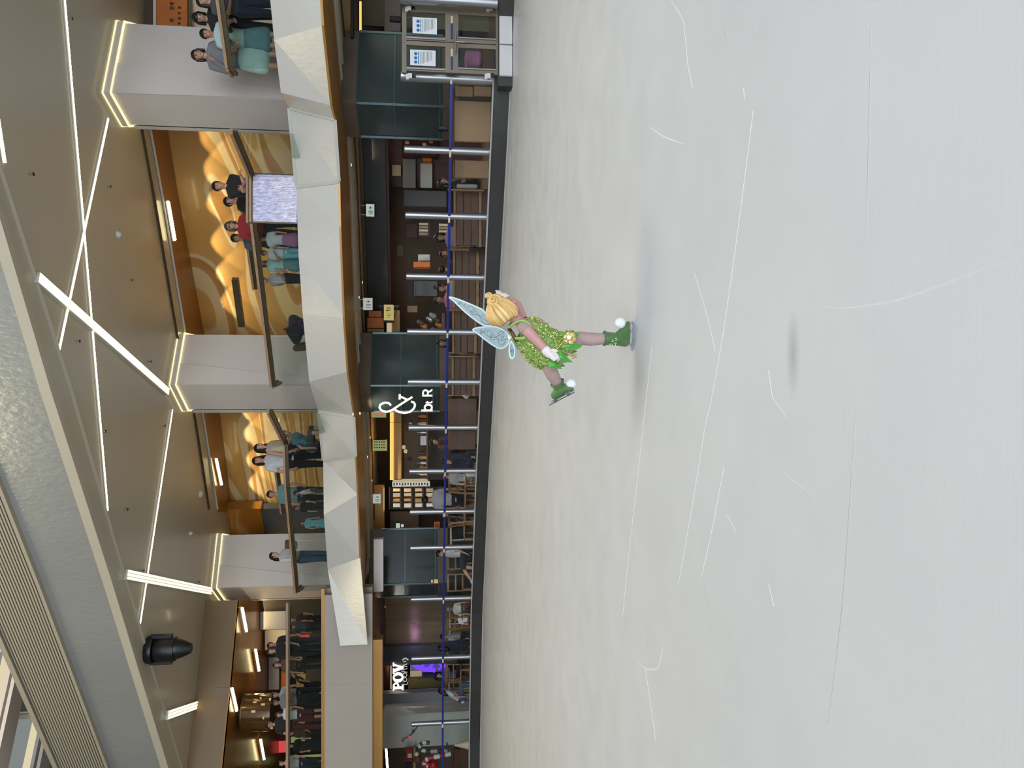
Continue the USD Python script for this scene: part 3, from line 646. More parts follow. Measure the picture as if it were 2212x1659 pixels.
on_b(660, 700, 1320, 1480, 'dark_wall', 'counter', 'dark counter behind the far glass balustrade', 'counter')
for j, (x0, x1, y0, y1, m_, lab) in enumerate([(640, 670, 1456, 1484, 'tan_board', 'yellow-beige cabinet behind the far balustrade'), (690, 700, 1484, 1500, 'tan_board', 'low lit yellow cabinet behind the far balustrade'), (628, 658, 1592, 1604, 'menu_screen', 'yellow lit display behind the far balustrade, beside the red sign'), (628, 700, 1632, 1646, 'menu_screen', 'tall yellow lit display at the edge of the far balustrade'), (640, 652, 1358, 1368, 'menu_white', 'small white lit lamp over the red sign lights'), (648, 668, 1372, 1382, 'red_lamp', 'small red lit sign behind the far balustrade')]):
    on_b(x0, x1, y0, y1, m_, 'display_box', lab, 'display', .1+.02*j)
def pend(a, b, Z, lab, r=.035):
    p, q = at_z(*a, Z), at_z(*b, Z)
    P = T('strip_light', lab, 'lamp', (p+q)/2)
    P.part('tube', tube([p, p+(q-p)*.03, p+(q-p)*.97, q], [r*.4, r, r, r*.4], 10), 'lamp_strip'); P.part('hanger', cat([bar(p+[0, 0, r], p+[0, 0, r+.35], .012, .012, up=(1, 0, 0)), bar(q+[0, 0, r], q+[0, 0, r+.35], .012, .012, up=(1, 0, 0))]), 'steel'); P.part('housing', bar(p+[0, 0, r*1.1], q+[0, 0, r*1.1], r*1.7, .02), 'fascia_frame')
pend((363, 434), (378, 520), CZ-.1, 'glowing strip lamp by the gold wall, nearest one'); pend((467, 990), (479, 1048), CZ-.1, 'glowing strip lamp by the gold wall, between the middle and farthest columns')
pend((523, 1312), (533, 1365), az-.1, 'glowing strip lamp of the far amber ceiling, first from the farthest column'); pend((552, 1402), (560, 1450), az-.1, 'glowing strip lamp of the far amber ceiling, second from the farthest column')
pend((501, 1486), (512, 1536), az-.05, 'glowing strip lamp above the brown drum'); pend((563, 1597), (571, 1641), az-.1, 'glowing strip lamp left of the brown drum at the far end')
# the brown drum, its bright reflections modelled as small glowing plates
dc = at_z(530, 1540, az-.3); DY = dc[1]+.6
cxd, czt, czb = at_depth(527, 1540, DY)[0], at_depth(527, 1540, DY)[2], at_depth(590, 1540, DY)[2]; rd = 37*DY/1620
DR = T('ceiling_drum', 'glossy brown drum at the far end, its reflections modelled as glowing plates', 'lamp', (cxd, DY, czb))
DR.part('drum', lathe([(0, czb), (rd, czb), (rd, czt), (0, czt)], (cxd, DY, 0), 40), 'drum_gloss', smooth=40); DR.part('rim', lathe([(rd, czt-.03), (rd+.02, czt-.03), (rd+.02, czt), (rd, czt)], (cxd, DY, 0), 40), 'bronze_dark')
DR.part('hanger', bx(cxd-.05, cxd+.05, DY-.05, DY+.05, czt, az), 'bronze_dark')
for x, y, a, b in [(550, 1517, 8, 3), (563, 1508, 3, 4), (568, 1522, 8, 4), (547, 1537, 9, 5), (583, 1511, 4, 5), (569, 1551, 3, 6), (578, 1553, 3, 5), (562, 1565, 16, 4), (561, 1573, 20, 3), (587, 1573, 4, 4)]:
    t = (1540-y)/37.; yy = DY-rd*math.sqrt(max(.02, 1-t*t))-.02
    DR.part('glint_plate', pbox(x-a/2, x+a/2, y-b/2, y+b/2, yy, .015), 'window_glow')

# ================================================================== balustrades
DZ, RZ = 3.4, 4.4
def balustrade(lab, pts, npanes, base=3.42, Zs=None, cap=True, panes=True):
    P = [at_z(x, y, RZ) for x, y in pts] if Zs is None else pts
    B_ = T('glass_balustrade', lab, 'balustrade', (*((P[0]+P[-1])/2)[:2], base))
    for a, b, n in zip(P[:-1], P[1:], npanes):
        B_.part('handrail', bar(a-[0, 0, .02], b-[0, 0, .02], .11, .045), 'wood_rail'); B_.part('rail_channel', bar(a-[0, 0, .075], b-[0, 0, .075], .05, .07), 'bronze_dark')
        d = b-a
        for j in range(n):
            p, q = a+d*(j/n+.004), a+d*((j+1)/n-.004)
            zm = (RZ-.1+base)/2; p, q = np.array([*p[:2], zm]), np.array([*q[:2], zm])
            if panes: B_.part('glass_pane', bar(p, q, .016, RZ-.1-base), 'green_glass')
    return B_
b1 = balustrade('glass balustrade with wooden rail in front of the nearest column', [(458, -70), (488, 146), (499, 160)], [2, 0])
b2 = balustrade('short glass balustrade receding from the nearest column', [(497, 284), (536, 376)], [1])
b3 = balustrade('long glass balustrade in front of the middle column', [(541, 481), (584, 834), (598, 826)], [3, 0])
b4 = balustrade('glass balustrade receding from the middle column', [(577, 888), (611, 958)], [1])
b5 = balustrade('glass balustrade in front of the farthest column', [(611, 958), (614.5, 1050), (636, 1278), (648, 1268)], [1, 2, 0])
B6 = T('glass_balustrade', 'straight glass balustrade at the far end of the gallery', 'balustrade', at_depth(700, 1480, S4Y))
B6.part('handrail', s4(617, 622.5, 1303, 1850, .1, 0, .01), 'wood_rail'); B6.part('rail_channel', s4(622.5, 626, 1303, 1850, .05, .03), 'bronze_dark'); B6.part('base_shoe', s4(694, 701, 1272, 1850, .08, .02), 'bronze')
for a, b in ((1304, 1437), (1438, 1570), (1571, 1705)): B6.part('glass_pane', s4(626, 694, a, b, .016, .05), 'green_glass')
b7 = balustrade('inner glass balustrade along the gold wall, behind the balcony', [at_depth(521, 452, 15.3), at_depth(546, 624, 16.4)], [2], base=3.9, Zs=1, panes=False)
b8 = balustrade('inner wooden rail in front of the gold wall, between the middle and farthest columns', [at_depth(585, 958, 18.3), at_depth(606, 1108, 19.4)], [1], base=3.9, Zs=1, panes=False)
solo('wall_ledge', 'long dark slot ledge low on the gold wall', 'ledge', bar(at_depth(508, 602, 16.6), at_depth(522, 704, 17.3), .12, .13), 'bronze_dark')
# silver film panel of the balcony
SF = T('balcony_screen', 'silvery shimmering film panel under a double wooden rail on the balcony', 'panel', at_depth(640, 428, 13.0))
Yf = at_z(540, 430, RZ)[1]
SF.part('film', pbox(546, 642, 377, 480, Yf, .05, .006), 'silver_film'); SF.part('handrail', pbox(530.5, 536, 374, 481, Yf-.05, .2, .01), 'wood_rail'); SF.part('lower_rail', pbox(537, 543, 374, 480, Yf-.03, .14, .008), 'wood_rail'); SF.part('channel', pbox(543, 546, 376, 480, Yf, .08), 'bronze_dark')
SF.part('side_post', cat([pbox(544, 642, 374.5, 377, Yf, .06), pbox(544, 642, 480, 482.5, Yf, .06)]), 'bronze_dark')

# ================================================================== people
mat('skin', lin(196, 150, 128), .5, noise=(14, .06)); mat('skin_tan', lin(168, 122, 98), .5); mat('hair_black', lin(24, 20, 19), .4, noise=(40, .4), stretch=(1, 1, .2)); mat('hair_brown', lin(52, 36, 28), .42, noise=(40, .4), stretch=(1, 1, .2)); mat('hair_grey', lin(66, 62, 58), .5)
mat('eye_dark', lin(24, 18, 16), .2); mat('lip', lin(150, 74, 70), .5)
CL = dict(black=(22, 22, 26), navy=(28, 34, 54), grey=(120, 120, 122), dgrey=(70, 72, 76), lgrey=(160, 160, 164), white=(206, 206, 208), mint=(176, 204, 196), teal=(104, 142, 146), beige=(176, 154, 124), red=(140, 30, 34), maroon=(84, 32, 34), pink=(176, 112, 150), lav=(132, 122, 158), jeans=(62, 78, 104), djeans=(38, 48, 68), brown=(92, 66, 50), blue=(58, 118, 138), cream=(196, 184, 160), khaki=(128, 116, 92), plum=(52, 36, 62), cyan=(120, 178, 190))
for k, c in CL.items(): mat('cloth_'+k, lin(*c), .8, noise=(9, .12), sheen=.2)
mat('shoe_white', lin(205, 205, 205), .6); mat('shoe_dark', lin(34, 32, 32), .6)

def ik(a, t, l1, l2, pole):
    a, t, pole = map(lambda v: np.array(v, float), (a, t, pole)); d = t-a; L = np.linalg.norm(d)
    if L > (l1+l2)*.995: t = a+d/L*(l1+l2)*.995; d = t-a; L = np.linalg.norm(d)
    u = d/L; x = (l1*l1-l2*l2+L*L)/(2*L); h = math.sqrt(max(l1*l1-x*x, 0)); p = pole-u*np.dot(pole, u); p /= max(np.linalg.norm(p), 1e-6)
    return a+u*x+p*h, t
def hand_bones(w, d, palm, side, s=1.0, curl=.5, r=.0085):
    """palm and five fingers: w wrist, d forward, palm normal (towards the palm side), side = thumb direction"""
    w, d, palm, side = np.array(w, float), unit(d), unit(palm), unit(side); B = []
    k = [w+d*.085*s+side*o*s for o in (.03, .01, -.01, -.028)]
    B.append(hulls([(w, .022*s)]+[(q, .0115*s) for q in k], 10))
    for q, ln in zip(k, (.068, .076, .07, .056)):
        a1 = curl*.9; a2 = curl*2.0
        p1 = q+(d*math.cos(a1)+palm*math.sin(a1))*ln*.5*s; p2 = p1+(d*math.cos(a2)+palm*math.sin(a2))*ln*.5*s
        B += [hull2(q, r*s*1.08, p1, r*s, 8), hull2(p1, r*s, p2, r*s*.8, 8)]
    t0 = w+d*.025*s+side*.022*s; t1 = t0+(side*.7+d*.55+palm*.3)*.04*s; t2 = t1+(d*.8+side*.2+palm*.4)*.032*s
    B += [hull2(t0, .013*s, t1, .0105*s, 8), hull2(t1, .0105*s, t2, .0085*s, 8)]
    return B
def person(label, px=None, Y=None, floor=0., loc=None, h=None, yaw=-90, top='black', bottom='djeans', hair='short', hairm='hair_black', skin='skin', sleeves='short', legs='trousers', hands=None, lean=0., sit=False, head=(0, 0), group=None, shoes='shoe_dark', detail=True, glasses=False, seat=.46, knees=None, curl=.5, cap=None):
    yr = math.radians(yaw); L = math.radians(lean)
    base = (seat+.09) if sit else .93
    dirv = np.array([math.sin(L), 0, math.cos(L)])
    Hc = np.array([0, 0, base])+dirv*.50+np.array([math.sin(L*.5), 0, math.cos(L*.5)])*.155
    topz = Hc[2]+.115
    if px is not None:
        p = at_depth(px[0], px[1], Y); h = 1.7*(p[2]-floor)/topz if h is None else h
        s = h/1.7; f = np.array([math.cos(yr), math.sin(yr)]); loc = np.array([p[0]-f[0]*Hc[0]*s, p[1]-f[1]*Hc[0]*s, floor])
    else: s = h/1.7
    hy, hp_ = math.radians(head[0]), math.radians(head[1])
    Rh = np.array([[math.cos(hy), -math.sin(hy), 0], [math.sin(hy), math.cos(hy), 0], [0, 0, 1]]) @ np.array([[math.cos(hp_), 0, math.sin(hp_)], [0, 1, 0], [-math.sin(hp_), 0, math.cos(hp_)]])
    hv = lambda x, y, z: Hc+Rh@np.array([x, y, z], float)
    P = np.array([0, 0, base]); at = lambda k, y=0., x=0.: P+dirv*k+np.array([x*math.cos(L), y, -x*math.sin(L)])
    nb = at(.50)
    SK, TP_, BT = [], [], []
    SK += [ell(hv(-.012, 0, .025), (.092, .075, .088), Rh), hulls([(hv(.03, 0, -.02), .062), (hv(.045, 0, -.078), .03), (hv(-.01, 0, -.04), .06)], 14), hulls([(hv(.085, 0, .0), .008), (hv(.1, 0, -.024), .011), (hv(.082, 0, -.03), .014)], 8)]
    SK += [ell(hv(-.01, q*.076, -.012), (.02, .01, .03), Rh) for q in (-1, 1)]
    SK += [hull2(nb-dirv*.05, .052, hv(-.015, 0, -.05), .05)]
    SK += [hulls([(at(.0, .06), .09), (at(.0, -.06), .09), (at(.32, .08), .085), (at(.32, -.08), .085), (at(.45, .1), .05), (at(.45, -.1), .05)])]
    TP_ += [hulls([(at(-.05, .075), .105), (at(-.05, -.075), .105), (at(.14, .06), .1), (at(.14, -.06), .1)]), hulls([(at(.14, .06), .1), (at(.14, -.06), .1), (at(.33, .085), .1), (at(.33, -.085), .1)]), hulls([(at(.33, .085), .1), (at(.33, -.085), .1), (at(.445, .14), .058), (at(.445, -.14), .058), (at(.49, .05), .05), (at(.49, -.05), .05)])]
    hands = hands or [(.08, -.24, base-.06), (.08, .24, base-.06)]
    for sgn, tgt in zip((-1, 1), hands):
        sh = at(.44, sgn*.17); el, wr = ik(sh, tgt, .28, .25, (-.5, sgn*.5, -.7))
        SK += [hull2(sh, .05, el, .038), hull2(el, .038, wr, .027)]
        fd = unit(wr-el); pal = unit(np.cross(fd, [0, sgn, .0])+np.array([0, -sgn*.4, -.3])); pal = unit(pal-fd*np.dot(pal, fd)); sd = np.cross(fd, pal)*sgn
        SK += hand_bones(wr, fd, pal, sd if sd[2] > -.2 else -sd, 1., curl)
        e2 = sh+(el-sh)*(.62 if sleeves == 'short' else 1.0)
        if sleeves != 'none':
            TP_ += [hull2(sh, .064, e2, .054)]
            if sleeves == 'long': TP_ += [hull2(el, .054, wr-fd*.01, .04)]
    kn = []
    for j, sgn in enumerate((-1, 1)):
        hip = P+np.array([0, sgn*.09, -.03])
        if sit:
            k = np.array((.43, sgn*.12, seat+.07)) if knees is None else np.array(knees[j][0], float); an = np.array((.40, sgn*.12, .09)) if knees is None else np.array(knees[j][1], float)
        else: k, an = np.array((.02, sgn*.095, .49)), np.array((-.01, sgn*.1, .09))
        kn.append((hip, k, an)); SK += [hull2(hip, .085, k, .055), hull2(k, .055, k+(an-k)*.3+np.array([-.012, 0, 0]), .056), hull2(k+(an-k)*.3, .056, an, .036), hulls([(an-[0, 0, .03], .036), (an+[.13, 0, -.055], .026)])]
        if legs in ('trousers', 'shorts'):
            BT.append(hull2(hip+[0, 0, .03], .105, k, .074))
            if legs == 'trousers': BT += [hull2(k, .074, an+[0, 0, .02], .056)]
    if legs in ('trousers', 'shorts'): BT.append(hulls([(P+[0, .07, .02], .108), (P+[0, -.07, .02], .108), (P+[0, .08, -.08], .1), (P+[0, -.08, -.08], .1)]))
    else:
        if sit: BT.append(hulls([(P+[0, .08, 0], .12), (P+[0, -.08, 0], .12), (kn[0][1], .085), (kn[1][1], .085)]))
        else: BT.append(fuse([hulls([(P+[0, .06, .05], .1), (P+[0, -.06, .05], .1), (P+[.0, .09, -.2], .125), (P+[.0, -.09, -.2], .125)]), hulls([(P+[.0, .09, -.2], .125), (P+[.0, -.09, -.2], .125), (P+[0, .12, -.38], .12), (P+[0, -.12, -.38], .12)])]))
    person_ = T('person', label, 'person', loc, group, rotz=yr)
    sc = lambda m: (vf(m)[0]*s, vf(m)[1])
    person_.part('body', sc(soften(fuse(SK), .045, 3)), skin, smooth=60, local=True)
    person_.part('top', sc(soften(fuse(TP_), .05, 5)), 'cloth_'+top, smooth=60, local=True)
    person_.part({'trousers': 'trousers', 'shorts': 'shorts', 'skirt': 'skirt'}[legs], sc(soften(fuse(BT), .06, 4)), 'cloth_'+bottom, smooth=60, local=True)
    for hip, k, an in kn: person_.part('shoe', sc(soften(hulls([(an-[.03, 0, .045], .043), (an+[.14, 0, -.055], .035), (an+[.02, 0, -.0], .044)]), None, 0)), shoes, smooth=60, local=True)
    hr = [ell(hv(-.018, 0, .034), (.104, .09, .094), Rh)]
    cut = m3.Manifold.cube((.3, .4, .3), True).transform(np.hstack([Rh, hv(.168, 0, -.105)[:, None]])); low = m3.Manifold.cube((.5, .5, .3), True).transform(np.hstack([Rh, hv(0, 0, -.19)[:, None]]))
    hm = hr[0]-cut-low
    if hair in ('long', 'pony', 'bob'):
        n = .30 if hair == 'long' else .09
        back = [hulls([(hv(-.05, 0, .03), .075), (hv(-.06, .02, -.06), .07), (at(.46, 0, -.07)+[0, 0, .02], .075)] if hair != 'pony' else [(hv(-.06, 0, .05), .05), (hv(-.13, 0, -.02), .035), (hv(-.13, 0, -.14), .03)])]
        if hair == 'long': back += [hulls([(at(.46, .05, -.08), .06), (at(.46, -.05, -.08), .06), (at(.24, .05, -.11), .045), (at(.24, -.05, -.11), .045)])] + [hull2(hv(-.02, q*.08, .0), .03, at(.40, q*.09, .04), .028) for q in (-1, 1)]
        if hair == 'bob': back += [hull2(hv(-.01, q*.082, .02), .026, hv(-.005, q*.085, -.09), .022) for q in (-1, 1)]
        hm = fuse([hm]+back)
    if hair == 'bun': hm = fuse([hm, m3.Manifold.sphere(.045, 14).translate(list(hv(-.05, 0, .14)))])
    person_.part('hair', sc(soften(hm, .045, 2)), hairm, smooth=60, local=True)
    if cap: person_.part('cap', sc(fuse([ell(hv(-.01, 0, .06), (.11, .096, .075), Rh), ell(hv(.12, 0, .045), (.07, .07, .012), Rh)])), 'cloth_'+cap, smooth=50, local=True)
    if detail:
        for q in (-1, 1): person_.part('eye', sc(ell(hv(.081, q*.03, .005), (.008, .014, .006), Rh, 10)), 'eye_dark', local=True); person_.part('eyebrow', sc(ell(hv(.083, q*.031, .024), (.008, .018, .004), Rh, 8)), hairm, local=True)
        person_.part('mouth', sc(ell(hv(.078, 0, -.056), (.01, .02, .006), Rh, 10)), 'lip', local=True)
        if glasses: person_.part('glasses', sc(cat([tube([hv(.1, q*.032+.022*math.cos(t), .004+.016*math.sin(t)) for t in np.linspace(0, 6.28, 13)], .0025, 5) for q in (-1, 1)]+[tube([hv(.1, q*.054, .006), hv(0, q*.08, .01)], .0025, 5) for q in (-1, 1)])), 'black', local=True)
    return person_

def rail_y(y):  # plan depth of the gallery rail on row y
    pts = [(488, 146), (463, 0)]
    ys = [-70, 146, 284, 376, 481, 834, 888, 958, 1050, 1278, 1303, 1659]; xs = [458, 488, 497, 536, 541, 584, 577, 611, 614.5, 636, 0, 0]
    if y > 1290: return S4Y
    return at_z(np.interp(y, ys, xs), y, RZ)[1]
RH = [(.30, -.16, 1.06), (.30, .16, 1.06)]
def up(label, x, y, off, **k):
    return person(label, px=(x, y), Y=rail_y(y)+off, floor=DZ if y < 1290 else 3.6, **k)
up('dark-haired woman in a grey jacket, chin on her hand at the rail', 413, 118, .42, top='grey', bottom='mint', legs='skirt', hair='bob', sleeves='long', lean=10, hands=[(.2, -.12, 1.28), (.34, .16, 1.0)], yaw=-95)
up('black-haired person in a mint shirt and teal skirt leaning over the rail', 432, 72, .40, top='mint', bottom='teal', legs='skirt', hair='short', lean=24, hands=[(.42, -.2, .98), (.42, .2, .98)], yaw=-100, head=(10, 10))
up('person in black with bobbed hair looking down, second from the frame edge', 416, 38, .55, top='black', bottom='black', hair='bob', lean=16, hands=[(.36, -.1, 1.05), (.36, .1, 1.05)], yaw=-115, head=(15, 25), sleeves='long')
up('person in a grey top at the rail, cut by the frame edge', 424, 2, .45, top='dgrey', bottom='navy', hair='long', lean=12, hands=[(.38, -.16, 1.02), (.36, .05, 1.04)], yaw=-80)
up('man in a black T-shirt with folded arms at the silver balcony panel', 458, 401, .45, top='black', bottom='black', hands=[(.26, .10, 1.16), (.28, -.08, 1.12)], lean=6, yaw=-82, curl=.9)
up('boy with short dark hair standing behind the man in the black T-shirt', 483, 434, 1.0, top='black', bottom='djeans', yaw=-60)
up('grey-haired woman with glasses in a dark red shirt at the rail', 485, 488, .45, top='red', bottom='black', hairm='hair_grey', hair='bob', glasses=True, lean=12, hands=RH, yaw=-90)
up('dark-haired man beside the woman in the red shirt, looking down', 499, 514, .6, top='dgrey', bottom='djeans', skin='skin_tan', lean=10, hands=RH, yaw=-85, head=(0, 15))
up('small girl in a white top and pink dress behind the balcony glass', 558, 517, .35, top='white', bottom='pink', legs='skirt', hairm='hair_brown', hair='bob', yaw=-110)
up('small girl in white with bent elbow behind the balcony glass', 563, 546, .35, top='white', bottom='cyan', legs='shorts', hairm='hair_brown', yaw=-80, hands=[(.25, -.1, 1.2), (.25, .12, 1.2)])
up('long-haired small girl in teal behind the balcony glass', 558, 570, .4, top='mint', bottom='teal', legs='skirt', hairm='hair_brown', hair='long', yaw=-70)
up('boy in a white T-shirt and black shorts walking behind the balcony glass', 563, 606, .55, top='white', bottom='black', legs='shorts', hairm='hair_brown', yaw=-140, lean=12, hands=[(-.1, -.22, .95), (.3, .2, .95)], detail=False)
up('person in a blue shirt bending behind the glass by the middle column', 608, 938, .8, top='blue', bottom='dgrey', sit=True, seat=.42, lean=35, yaw=-20, legs='shorts', head=(0, 20), detail=False)
up('woman with long black hair seen from behind, nearer the middle column', 549, 967, 1.2, top='cream', bottom='black', hair='long', yaw=-30, sleeves='none')
up('woman with long black hair in a white top behind the inner rail', 545, 995, 1.2, top='white', bottom='black', hair='long', yaw=-60)
up('short-haired person in blue-grey far back by the gold wall, behind the inner rail', 576, 1068, 1.6, top='teal', bottom='black', yaw=-100)
up('person in a white shirt seen through the glass, right of the farthest column', 634, 1066, .7, top='white', bottom='dgrey', hairm='hair_brown', yaw=-170, detail=False, lean=10)
up('child in black clothes low behind the glass before the farthest column', 634, 1098, .5, top='black', bottom='black', yaw=-120, detail=False, lean=15)
up('child in a pale blue dress low behind the glass before the farthest column', 646, 1131, .6, top='cyan', bottom='cyan', legs='skirt', hairm='hair_brown', yaw=-60, detail=False)
up('woman in white cardigan and jeans at the rail before the farthest column', 582, 1200, .42, top='white', bottom='jeans', hair='pony', yaw=-30, lean=8, sleeves='long', hands=[(.36, -.12, 1.1), (.3, .16, 1.04)], head=(10, 5))
# far stretch
for (x, y, off, kw) in [
    (577, 1394, .6, dict(label='man in a navy shirt at the far balustrade, looking aside', top='navy', bottom='djeans', yaw=-60)),
    (576, 1407, .45, dict(label='woman in black with white print at the far balustrade, beside the man in navy', top='black', bottom='black', hair='bob', yaw=-100)),
    (589, 1437, .5, dict(label='woman in dark brown at the far balustrade, alone in the middle', top='brown', bottom='black', hair='bob', yaw=-90)),
    (586, 1502, .8, dict(label='person in a pale grey shirt at the far balustrade, in front of the brown drum', top='lgrey', bottom='black', yaw=-60)),
    (587, 1519, .45, dict(label='person in grey leaning on the far balustrade below the brown drum', top='grey', bottom='black', yaw=-95, lean=14, hands=RH, skin='skin_tan')),
    (594, 1545, .45, dict(label='woman with long black hair and a white top at the far balustrade', top='white', bottom='maroon', hair='long', yaw=-90, legs='shorts')),
    (574, 1566, .45, dict(label='girl in a black and white dress with dark hair at the far balustrade', top='black', bottom='maroon', yaw=-75, hands=RH)),
    (622, 1416, 1.2, dict(label='person in a mauve top seen through the far glass, between others', top='lav', bottom='black', yaw=160, detail=False)),
    (624, 1460, 1.3, dict(label='person all in black seen through the far glass, bending', top='black', bottom='black', yaw=30, lean=35, detail=False)),
    (623, 1355, 1.0, dict(label='person in dark clothes behind the far glass, next to the farthest column', top='dgrey', bottom='black', yaw=120, detail=False)),
    (625, 1340, 1.6, dict(label='person in a maroon top far behind the glass near the farthest column', top='maroon', bottom='black', yaw=-90, detail=False)),
    (600, 1650, .5, dict(label='person in a white and navy outfit at the far balustrade, cut by the frame', top='lgrey', bottom='navy', yaw=-90)),
    (620, 1612, .8, dict(label='person in black with a grey bag behind the far glass under the red sign', top='black', bottom='black', yaw=-50, detail=False)),
    (620, 1585, 1.0, dict(label='person in black trousers and dark brown top behind the far glass', top='brown', bottom='black', yaw=-120, detail=False))]:
    up(kw.pop('label'), x, y, off, **kw)
# stroller and bags behind the balcony glass
Yst = rail_y(700)+.5
ST = T('stroller', 'dark purple stroller behind the glass in front of the middle column', 'stroller', at_depth(665, 705, Yst))
pz = lambda x0, x1, y0, y1, o=0, d=.3, c=.02: pbox(x0, x1, y0, y1, Yst+o, d, c)
ST.part('hood', soften(hulls([(at_depth(634, 690, Yst+.1), .1), (at_depth(634, 715, Yst+.2), .1), (at_depth(648, 700, Yst+.2), .12)]), None, 0), 'cloth_plum', smooth=50); ST.part('seat', pz(640, 662, 690, 722, .05), 'cloth_plum')
ST.part('frame', cat([tube([at_depth(612, 712, Yst), at_depth(670, 690, Yst)], .014), tube([at_depth(645, 725, Yst), at_depth(672, 712, Yst)], .014)]), 'black_plastic')
for y in (688, 712): ST.part('wheel', lathe([(.0, -.02), (.07, -.02), (.08, 0), (.07, .02), (0, .02)], (0, 0, 0), 16).apply_transform(trimesh.transformations.rotation_matrix(math.pi/2, [1, 0, 0])).apply_translation(at_depth(672, y, Yst)+[0, 0, .0]), 'black')
solo('backpack', 'black backpack on the deck behind the glass by the middle column', 'bag', soften(hulls([(at_depth(622, 715, Yst), .05), (at_depth(640, 735, Yst+.1), .09), (at_depth(648, 712, Yst+.1), .09)]), .04, 4), 'cloth_black', smooth=50)
solo('tote_bag', 'brown bag beside the backpack behind the glass', 'bag', soften(hulls([(at_depth(640, 752, Yst+.3), .07), (at_depth(656, 748, Yst+.3), .09)]), .04, 4), 'cloth_brown', smooth=50)
solo('shopping_bag', 'dark brown paper bag on the rail before the farthest column', 'bag', pbox(615, 628, 1168, 1186, rail_y(1180)+.15, .12, .01), 'cloth_brown')

# ================================================================== ground floor behind the barrier
def gb(x0, x1, y0, y1, off, dep=.05, c=0): return pbox(x0, x1, y0, y1, D((y0+y1)/2)+off, dep, c)
def things(rows, cat_=None):
    for n, lab, c, x0, x1, y0, y1, off, dep, m_ in rows: solo(n, lab, c, gb(x0, x1, y0, y1, off, dep, min(.012, dep*.2)), m_)
# shop-front walls and headers
def slant(y0, y1, x0, x1, off, dep):
    yc = (y0+y1)/2; Yc = D(yc)+off; z1, z0 = at_depth(x0, yc, Yc)[2], at_depth(x1, yc, Yc)[2]
    return strip_wall([E2(y, off) for y in np.linspace(y0, y1, 7)], z0, z1, dep)
def wall_run(name, y0, y1, x0, x1, off, m_, lab, dep=.2): struct(name, slant(y0, y1, x0, x1, off, dep), m_, label=lab)
wall_run('wall_back_5', -80, 72, 783, 1090, 4.6, 'olive_wall', 'olive shop wall at the right end of the ground floor')
wall_run('wall_back_6', 280, 410, 775, 1080, 6.0, 'red_wood', 'dark red timber back wall of the ground-floor shop')
wall_run('wall_back_7', 405, 740, 785, 1070, 7.2, 'brown_wall', 'brown back wall of the ground-floor eatery')
wall_run('wall_back_8', 880, 1160, 790, 1060, 7.5, 'brown_wall', 'brown back wall of the noodle counter')
wall_run('wall_back_9', 1285, 1395, 833, 1040, 5.0, 'brushed_panel', 'brushed copper shutter wall, mauve at its far side')
wall_run('wall_back_10', 1390, 1430, 826, 1040, 4.8, 'grey_dark_wall', 'dark grey wall beside the neon shop')
wall_run('wall_back_11', 1428, 1496, 826, 1040, 8.5, 'dark_wall', 'dark back wall inside the neon shop')
wall_run('wall_back_12', 1490, 1545, 826, 1040, 4.6, 'grey_wall', 'mid-grey wall beside the pale pillar')
wall_run('wall_back_13', 1605, 1850, 840, 1040, 6.0, 'brown_wall', 'brown back wall behind the festive props')
struct('wall_back_14', slant(284, 728, 790, 836, 4.6, .25), 'dark_header', label='dark header panel over the ground-floor shop fronts')
struct('trim_12', slant(284, 728, 780, 789, 4.55, .2), 'bronze_dark', label='thin bronze line over the dark header')
struct('trim_11', slant(290, 720, 836, 842, 4.7, .2), 'red_wood', label='timber line under the dark header')
struct('wall_back_15', gb(806, 830, 1048, 1155, 5.2, .3), 'bronze', label='bronze header over the noodle shop')
struct('wall_back_16', gb(807, 828, 1165, 1278, 1.6, .2), 'paint_white', label='pale beam end beside the farthest column base')
P = T('white_pillar', 'wide pale grey pillar at ground level near the far end', 'pillar', (*E2(1575, 3.6), 0))
P.part('shaft', gb(826, 1036, 1541, 1613, 3.6, 1.2, .03), 'pillar_white')
# downlights in the ground-floor soffit
dl = None; DLL = iter(['warm downlight at the right end of the soffit, above the gate', 'warm downlight above the red timber shop, upper of two', 'warm downlight above the red timber shop, lower of two', 'warm downlight above the green-lit exit sign', 'warm downlight by the fascia, past the green-lit exit sign', 'warm downlight between the two exit signs, first', 'warm downlight just before the white exit sign by the orange boards', 'warm downlight above the dark glass of the middle column', 'warm downlight tucked under the fascia near the ampersand', 'warm downlight over the ampersand sign', 'warm downlight over the yellow-green menu screen', 'warm downlight left of the yellow-green menu screen', 'warm downlight over the bright noodle signboard', 'warm downlight above the pale beam end', 'warm downlight beside the exit sign of the noodle shop', 'warm downlight above the copper shutter'])
for x, y in [(739, 9), (769, 336), (759, 356), (775, 479), (768, 506), (783, 610), (776, 642), (783, 765), (763, 895), (780, 893), (800, 945), (794, 987), (804, 1038), (803, 1170), (799, 1082), (832, 1311)]:
    p = at_z(x, y, 2.765)
    if dl is None:
        dl = T('downlight', next(DLL), 'ceiling light', p, group='downlights of the low soffit')
        dl.part('lamp', lathe([(0, .002), (.032, .002), (.032, .012), (0, .012)], p, 14), 'lamp_warm'); dl.part('ring', lathe([(.034, 0), (.05, 0), (.05, .014), (.034, .014)], p, 14), 'fascia_frame')
    else: copy_of(dl, 'downlight', p, next(DLL), 'ceiling light', 'downlights of the low soffit')

